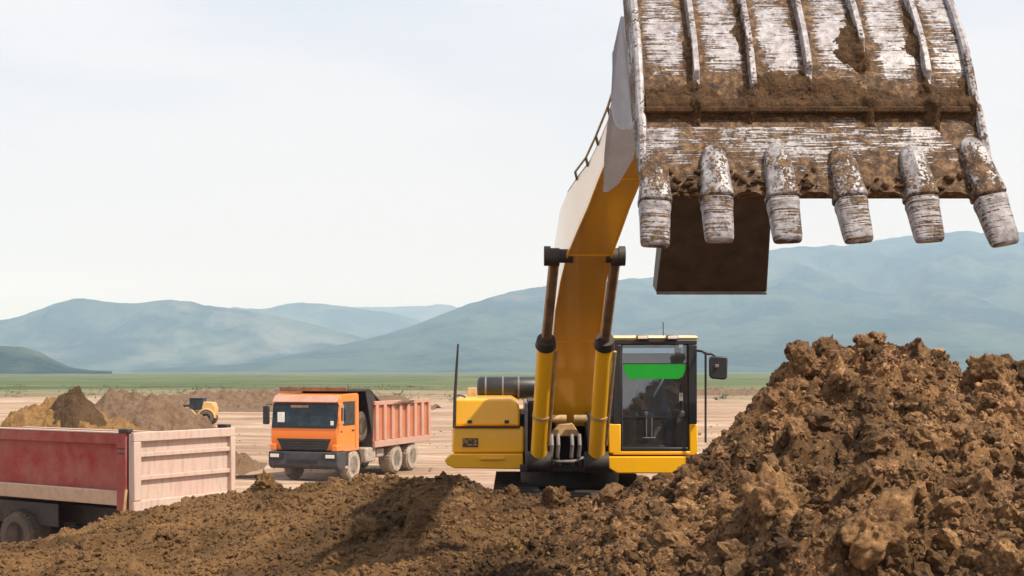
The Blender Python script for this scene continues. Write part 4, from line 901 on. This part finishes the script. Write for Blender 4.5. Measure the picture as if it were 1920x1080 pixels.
# cab side profile (y, z), extruded across x
cabp = [(0.06, 1.02), (0.0, 1.30), (0.0, 1.72), (0.16, 2.58), (0.26, 2.76), (0.45, 2.84), (1.50, 2.86), (1.58, 2.80), (1.60, 1.00), (1.55, 0.96), (0.7, 0.96)]
cb = MB().prism([(-1.2, a, b) for a, b in cabp], (2.4, 0, 0)).build('cab', OR, tk, 0.035, org=Z0, seg=3)
B('chassis', M['dark'], -0.42, 0.42, 0.3, 7.3, 0.62, 0.9)
# windscreen on the slope
def slope(z, off=0.0): return (z - 1.72) / (2.58 - 1.72) * 0.16 - off
wp = MB().add([(-1.1, slope(1.80, .012), 1.80), (1.1, slope(1.80, .012), 1.80), (1.12, slope(2.5, .012), 2.50), (-1.12, slope(2.5, .012), 2.50), (-1.1, slope(1.80, .002), 1.80), (1.1, slope(1.80, .002), 1.80), (1.12, slope(2.5, .002), 2.50), (-1.12, slope(2.5, .002), 2.50)],
              [(0, 1, 2, 3), (4, 7, 6, 5), (0, 4, 5, 1), (1, 5, 6, 2), (2, 6, 7, 3), (3, 7, 4, 0)])
t = NT('dark_windscreen'); v = t.coord(); n = t.noise(v, 3.0, 4, 0.6)
wm = t.set(t.ramp(n, [(0.4, (0.008, 0.014, 0.018)), (0.62, (0.025, 0.04, 0.048)), (0.75, (0.07, 0.09, 0.10))]), 0.12, spec=0.45)
wp.build('windscreen', wm, tk, 0.004, org=Z0)
fw = MB()
for a in ((-1.17, 1.17, 1.74, 1.80), (-1.17, 1.17, 2.50, 2.55)): fw.box(a[0], a[1], slope(a[2], .02), slope(a[3], -.03), a[2], a[3])
for sx in (-1, 1): fw.add([(sx * 1.10, slope(1.8, .018), 1.8), (sx * 1.17, slope(1.8, .018), 1.8), (sx * 1.19, slope(2.5, .018), 2.5), (sx * 1.12, slope(2.5, .018), 2.5), (sx * 1.10, slope(1.8, -.02), 1.8), (sx * 1.17, slope(1.8, -.02), 1.8), (sx * 1.19, slope(2.5, -.02), 2.5), (sx * 1.12, slope(2.5, -.02), 2.5)], [(0, 1, 2, 3), (4, 7, 6, 5), (0, 4, 5, 1), (1, 5, 6, 2), (2, 6, 7, 3), (3, 7, 4, 0)])
fw.build('windscreen_seal', M['black'], tk, org=Z0)
B('papers', M['white'], -0.98, -0.72, slope(2.0, .03), slope(2.0, .013), 1.92, 2.25); B('sticker', M['white'], 0.95, 1.06, slope(1.9, .03), slope(1.9, .012), 1.84, 1.98)
B('sun_strip', M['tan'], -0.55, 0.1, slope(2.45, .025), slope(2.45, .01), 2.40, 2.48)
MB().prism([(-1.16, -0.02, 2.58), (-1.16, 0.18, 2.80), (-1.16, 0.3, 2.80), (-1.16, 0.16, 2.58)], (2.32, 0, 0)).build('visor', M['orange_side'], tk, 0.02, org=Z0)
for z_ in (2.1, 1.95): pass
for k in range(2): B('wiper', M['black'], -0.7 + k * 0.9, -0.1 + k * 0.9, -0.02, 0.0, 1.80, 1.815)
# grille: dark tapered panel with slats
MB().prism([(-0.98, -0.02, 1.40), (0.98, -0.02, 1.40), (0.78, -0.02, 1.03), (-0.78, -0.02, 1.03)], (0, 0.06, 0)).build('grille', M['black'], tk, 0.01, org=Z0)
for k in range(4): B('grille_slat', M['dark'], -0.9 + k * .03, 0.9 - k * .03, -0.045, -0.015, 1.33 - k * 0.085, 1.365 - k * 0.085, bevel=0.006)
gb = plain('grey_bumper', (0.045, 0.045, 0.048), 0.5)
MB().prism([(-1.25, -0.08, 0.98), (-1.25, -0.10, 0.55), (-1.25, 0.05, 0.42), (-1.25, 0.5, 0.42), (-1.25, 0.5, 0.98)], (2.5, 0, 0)).build('bumper', gb, tk, 0.03, org=Z0)
B('bumper_slot', M['black'], -0.55, 0.55, -0.115, -0.09, 0.62, 0.74)
B('number_plate_blank', M['dark'], -0.28, 0.28, -0.12, -0.1, 0.47, 0.58)
for sx in (-1, 1):
    hl = B('headlight', M['black'], min(sx * 0.72, sx * 1.22), max(sx * 0.72, sx * 1.22), -0.125, -0.08, 0.72, 0.95)
    B('headlight_lens', M['lamp'], min(sx * 0.84, sx * 1.16), max(sx * 0.84, sx * 1.16), -0.135, -0.12, 0.79, 0.90, parent=hl)
    B('corner_step', OR, min(sx * 1.0, sx * 1.22), max(sx * 1.0, sx * 1.22), -0.03, 0.3, 1.0, 1.22, bevel=0.03)
B('step', M['dustrubber'], 0.98, 1.24, 0.45, 0.8, 0.42, 0.50); B('step_panel', M['dark'], 1.15, 1.22, 0.35, 0.78, 0.5, 0.98)
# mirrors and door window (image right side = +x)
B('door_window', wm, 1.195, 1.212, 0.45, 1.22, 1.86, 2.55, bevel=0.005)
B('door_window_seal', M['black'], 1.196, 1.205, 0.40, 1.27, 1.81, 2.60)
B('door_seam', M['dark'], 1.198, 1.204, 1.30, 1.325, 1.05, 2.65)
B('door_handle', M['black'], 1.20, 1.235, 1.05, 1.2, 1.62, 1.67)
B('side_badge', M['black'], 1.20, 1.21, 0.25, 0.35, 1.6, 1.66)
mf = MB().tube([(1.25, 0.02, 2.52), (1.42, -0.02, 2.5), (1.42, -0.02, 1.9), (1.25, 0.02, 1.86)], 0.018).build('mirror_bracket', M['pink'], tk, org=Z0)
B('mirror_housing', M['black'], 1.34, 1.50, -0.03, 0.05, 1.98, 2.42, bevel=0.03)
B('mirror_housing', M['black'], -1.48, -1.26, -0.06, 0.04, 1.85, 2.45, bevel=0.03)
MB().tube([(-1.2, 0.1, 2.5), (-1.38, 0.0, 2.48), (-1.38, 0.0, 1.85)], 0.018).build('mirror_bracket', M['black'], tk, org=Z0)
# wheels
for y_, in ((1.25,),):
    for sx in (-1, 1): wheel(tk, sx * 1.02, y_, 0.50, 0.50, 0.32, sx, 'dustrubber', 'dustrubber')
for y_ in (4.65, 6.05):
    for sx in (-1, 1): wheel(tk, sx * 0.95, y_, 0.50, 0.50, 0.52, sx, 'dustrubber', 'dustrubber')
for y_ in (1.25,):
    MB().tube([(1.08, y_ + .66 * math.cos(a), .52 + .62 * math.sin(a)) for a in np.linspace(-0.1, math.pi + .1, 14)], 0.05).build('wheel_arch', M['dark'], tk, org=Z0)
B('fuel_tank', M['dustrubber'], 0.62, 1.18, 2.15, 2.95, 0.5, 1.0, bevel=0.05); B('air_tank', M['dustrubber'], 0.6, 1.1, 3.2, 3.8, 0.6, 0.92, bevel=0.06)
for y_ in (4.65, 6.05): B('mudguard', M['dark'], 0.6, 1.2, y_ - .45, y_ + .45, 1.03, 1.06)
# tipping body
bx = MB()
bx.box(-1.2, 1.2, 2.67, 7.5, 0.98, 1.08).box(-1.2, -1.14, 2.67, 7.45, 1.08, 2.52).box(1.14, 1.2, 2.67, 7.45, 1.08, 2.52).box(-1.14, 1.14, 2.67, 2.75, 1.08, 2.9).box(-1.14, 1.14, 7.38, 7.45, 1.08, 2.3)
body = bx.build('tipping_body', paint('body_panel_paint', (0.48, 0.13, 0.04), dust=(0.42, 0.26, 0.18), amount=0.5, rough=0.6, grime=0.2), tk, 0.012, org=Z0)
for sx in (-1, 1):
    MB().box(min(sx * 1.2, sx * 1.28), max(sx * 1.2, sx * 1.28), 2.67, 7.5, 2.42, 2.56).build('top_rail', M['orange_side'], body, 0.012, org=Z0)
    MB().box(min(sx * 1.2, sx * 1.28), max(sx * 1.2, sx * 1.28), 2.67, 7.55, 0.98, 1.20).build('bottom_rail', M['orange_side'], body, 0.012, org=Z0)
    for k in range(8):
        y_ = 2.76 + k * 0.66; MB().box(min(sx * 1.2, sx * 1.285), max(sx * 1.2, sx * 1.285), y_, y_ + 0.22, 1.2, 2.42).build('side_rib', M['orange_side'], body, 0.012, org=Z0)
MB().prism([(-1.2, 0.62, 3.00), (-1.2, 2.45, 2.98), (-1.2, 3.3, 2.56), (-1.2, 3.3, 2.50), (-1.2, 2.45, 2.90), (-1.2, 0.62, 2.92)], (2.4, 0, 0)).build('cab_canopy', M['dark'], body, 0.01, org=Z0)
MB().box(-1.22, 1.22, 0.58, 0.66, 2.93, 3.06).build('canopy_edge', plain('brown_rust', (0.22, 0.11, 0.06), 0.8), body, 0.01, org=Z0)
MB().box(-1.19, 1.19, 2.60, 2.665, 1.0, 2.92).build('headboard', M['dark'], body, 0.01, org=Z0)
for sx in (-1, 1):
    MB().prism([(sx * 1.2, 2.1, 2.9), (sx * 1.2, 2.67, 1.3), (sx * 1.2, 3.0, 2.5), (sx * 1.2, 2.6, 2.9)], (-0.04 * sx, 0, 0)).build('headboard_gusset', M['dark'], body, org=Z0)
wheel(tk, 0.9, 2.15, 1.72, 0.50, 0.28, 1, 'rubber', 'dark')
v, f = ico(4, 77, 0.3, 0.25); v = v * np.array([1.08, 2.2, 1.0]) + np.array([0, 5.1, 2.42])
o = npmesh('soil_load', v, f, M['grey_soil']); o.parent = None; o.location = tk.location; o.rotation_euler = tk.rotation_euler
tag(o, 'load of soil heaped in the orange truck body', 'soil load')

# ------------------------------------------------------------------ red tipper body, left foreground
Ld = Vector((-0.84, 0.542, 0)).normalized(); ang = math.atan2(Ld.y, Ld.x)      # local +x runs along the side, away from the tailgate
Cn = Vector((-6.92, 23.0, 0)); rd = empty('dump_trailer', Cn, ang, 'dark red tipper body with dusty pink tailgate at the left edge', 'dump trailer')
# local y: pointing to tailgate far corner; side plane at y=0, tailgate plane at x=0; width along -y (check sign)
wd = -1 if (Matrix.Rotation(ang, 3, 'Z') @ Vector((0, 1, 0))).x < 0 else 1
def RB(name, mat, x0, x1, y0, y1, z0, z1, bevel=0.012, parent=None):
    return MB().box(x0, x1, min(wd * y0, wd * y1), max(wd * y0, wd * y1), z0, z1).build(name, mat, parent or rd, bevel, org=Z0)
W_ = 2.5; zt, zb = 2.46, 1.12; LEN = 6.2
bd = MB()
for a in ((0.25, LEN, 0.10, 0.14, zb + .2, zt), (0.25, LEN, W_ - .14, W_ - .10, zb + .2, zt - .14), (0.0, LEN, 0.10, W_ - .1, zb + .1, zb + .2), (LEN - .05, LEN, .1, W_ - .1, zb, zt - .16)):
    bd.box(a[0], a[1], min(wd * a[2], wd * a[3]), max(wd * a[2], wd * a[3]), a[4], a[5])
rbody = bd.build('body_panel', M['red'], rd, 0.01, org=Z0)
for y0, y1, dz in ((0.0, 0.14, 0), (W_ - .14, W_, -.13)):
    RB('top_rail', M['red'], 0.25, LEN, y0, y1, zt - .20 + dz, zt + dz, 0.02); RB('rail_cap', M['pink'], 0.25, LEN, y0, y1, zt + dz, zt + .03 + dz, 0.008)
# slanted sill band
for (ya, yb) in ((0.02, 0.22), (W_ - .02, W_ - .22)):
    MB().prism([(0.30, wd * yb, zb + .02), (0.30, wd * (ya * .5 + yb * .5), zb + .02), (0.30, wd * ya, zb + .30), (0.30, wd * yb, zb + .30)], (LEN - .3, 0, 0)).build('sill', M['sill'], rd, 0.01, org=Z0)
post = RB('corner_post', M['red'], 0.0, 0.26, -0.02, 0.2, zb - .05, zt + .02, 0.02)
RB('corner_post', M['red'], 0.0, 0.26, W_ - .2, W_ + .02, zb - .05, zt + .02, 0.02)
for k in range(2):
    for j in range(3): RB('post_slot', M['dark'], 0.04 + j * .07, 0.085 + j * .07, -0.026, -0.018, zt - .28 - k * .09, zt - .25 - k * .09, 0, post)
RB('hinge_block', M['dark'], -0.05, 0.20, -0.03, 0.1, zt + .02, zt + .09); RB('hinge_block', M['dark'], -0.05, 0.20, W_ - .1, W_ + .03, zt + .02, zt + .09)
tg = RB('tailgate', M['pink'], -0.10, -0.05, 0.0, W_, zb - .02, zt, 0.008)
RB('tailgate_frame', M['pink'], -0.19, -0.10, 0.0, W_, zt - .14, zt + .03, 0.015, tg); RB('tailgate_frame', M['pink'], -0.19, -0.10, 0.0, W_, zb - .06, zb + .14, 0.015, tg)
RB('tailgate_frame', M['pink'], -0.20, -0.10, 0.0, 0.16, zb + .14, zt - .14, 0.015, tg); RB('tailgate_frame', M['pink'], -0.20, -0.10, W_ - .12, W_, zb + .14, zt - .14, 0.015, tg)
for z_ in (zb + .50, zb + .92): RB('tailgate_rib', M['pink'], -0.17, -0.10, 0.16, W_ - .12, z_, z_ + .08, 0.01, tg)
RB('gap_strip', M['dark'], -0.05, 0.0, 0.01, 0.06, zb, zt, 0)  # dark strip in the gap between corner post and tailgate
MB().tube([(-0.02, wd * -0.03, zb + .35), (-0.02, wd * -0.05, zb + .2), (0.03, wd * -0.04, zb - .05)], 0.025).build('latch_hook', M['tan'], rd, org=Z0)
RB('chassis', M['dark'], 0.5, LEN, 0.8, 1.0, .62, .98); RB('chassis', M['dark'], 0.5, LEN, W_ - 1.0, W_ - .8, .62, .98)
RB('mudguard', M['dark'], 2.3, 5.6, 0.3, 0.34, .6, 1.05)
for xx in (3.35, 4.75):
    RB('axle', M['dark'], xx - .06, xx + .06, .5, W_ - .5, .3, .42)
    for y_, s_ in ((0.36, -1), (W_ - .36, 1)):
        w0 = wheel(rd, 0, 0, 0, 0.50, 0.5, s_ * wd * 1, 'rubber', 'rubber'); w0.location = (xx, wd * y_, 0.37); w0.rotation_euler = (0, 0, R(90))
for o in (): pass

# ------------------------------------------------------------------ small loader in the distance
lo_ = empty('wheel_loader', (X(378, 85), 85, 0), R(0), 'small yellow wheel loader with dark cab by the greyish pile', 'loader')
def LB(name, mat, *a, bevel=0.02): return MB().box(*a).build(name, mat, lo_, bevel, org=Z0)
LY = paint('dusty_loader_paint', (0.62, 0.36, 0.10), amount=0.6, rough=0.6)
MB().prism([(0.15, -0.55, 0.65), (0.95, -0.55, 0.6), (1.0, -0.55, 1.15), (0.85, -0.55, 1.5), (0.25, -0.55, 1.55), (0.15, -0.55, 1.2)], (0, 1.1, 0)).build('engine_hood', LY, lo_, 0.04, org=Z0)
LB('cab', wm, -0.65, 0.2, -0.5, 0.5, 1.0, 1.72); LB('cab_roof', M['black'], -0.70, 0.25, -0.55, 0.55, 1.72, 1.8)
for x_ in (-0.65, -0.2, 0.17): LB('cab_pillar', M['black'], x_ - .03, x_ + .03, -0.53, -0.49, 1.0, 1.72)
LB('chassis', LY, -0.9, 0.9, -0.4, 0.4, 0.45, 0.9); LB('front_frame', M['dark'], -1.3, -0.6, -0.45, 0.45, 0.5, 1.35)
MB().prism([(-1.9, -0.7, 0.2), (-1.3, -0.7, 0.25), (-1.25, -0.7, 0.8), (-1.35, -0.7, 0.85), (-1.4, -0.7, 0.4)], (0, 1.4, 0)).build('loader_bucket', M['dark'], lo_, 0.01, org=Z0)
MB().tube([(-0.6, -.4, 1.2), (-1.1, -.4, 1.1), (-1.4, -.4, .6)], 0.07).build('lift_arm', LY, lo_, org=Z0)
for x_ in (-0.8, 0.45):
    for y_ in (-0.62, 0.62):
        w0 = wheel(lo_, 0, 0, 0, 0.48, 0.3, -1 if y_ > 0 else 1, 'rubber', 'tan'); w0.location = (x_, y_, 0.48); w0.rotation_euler = (0, 0, R(-90))
    MB().tube([(x_ + .56 * math.cos(a), -.62, .5 + .56 * math.sin(a)) for a in np.linspace(0.1, math.pi - .1, 12)], 0.07).build('fender', LY, lo_, org=Z0)

# ------------------------------------------------------------------ haze
hm = bpy.data.materials.new('air_haze'); hm.use_nodes = True; ht = hm.node_tree; ht.nodes.clear()
ho = ht.nodes.new('ShaderNodeOutputMaterial'); pv = ht.nodes.new('ShaderNodeVolumePrincipled')
pv.inputs['Color'].default_value = (0.50, 0.71, 1.0, 1); pv.inputs['Absorption Color'].default_value = (1, 1, 1, 1); pv.inputs['Density'].default_value = 0.00018; pv.inputs['Anisotropy'].default_value = 0.0
ht.links.new(pv.outputs['Volume'], ho.inputs['Volume'])
hz = MB().box(-9000, 9000, -300, 10700, -14, 720).build('haze', hm, None, org=Z0); tag(hz, 'pale blue haze lying over the plain and mountains', 'haze', kind='stuff')
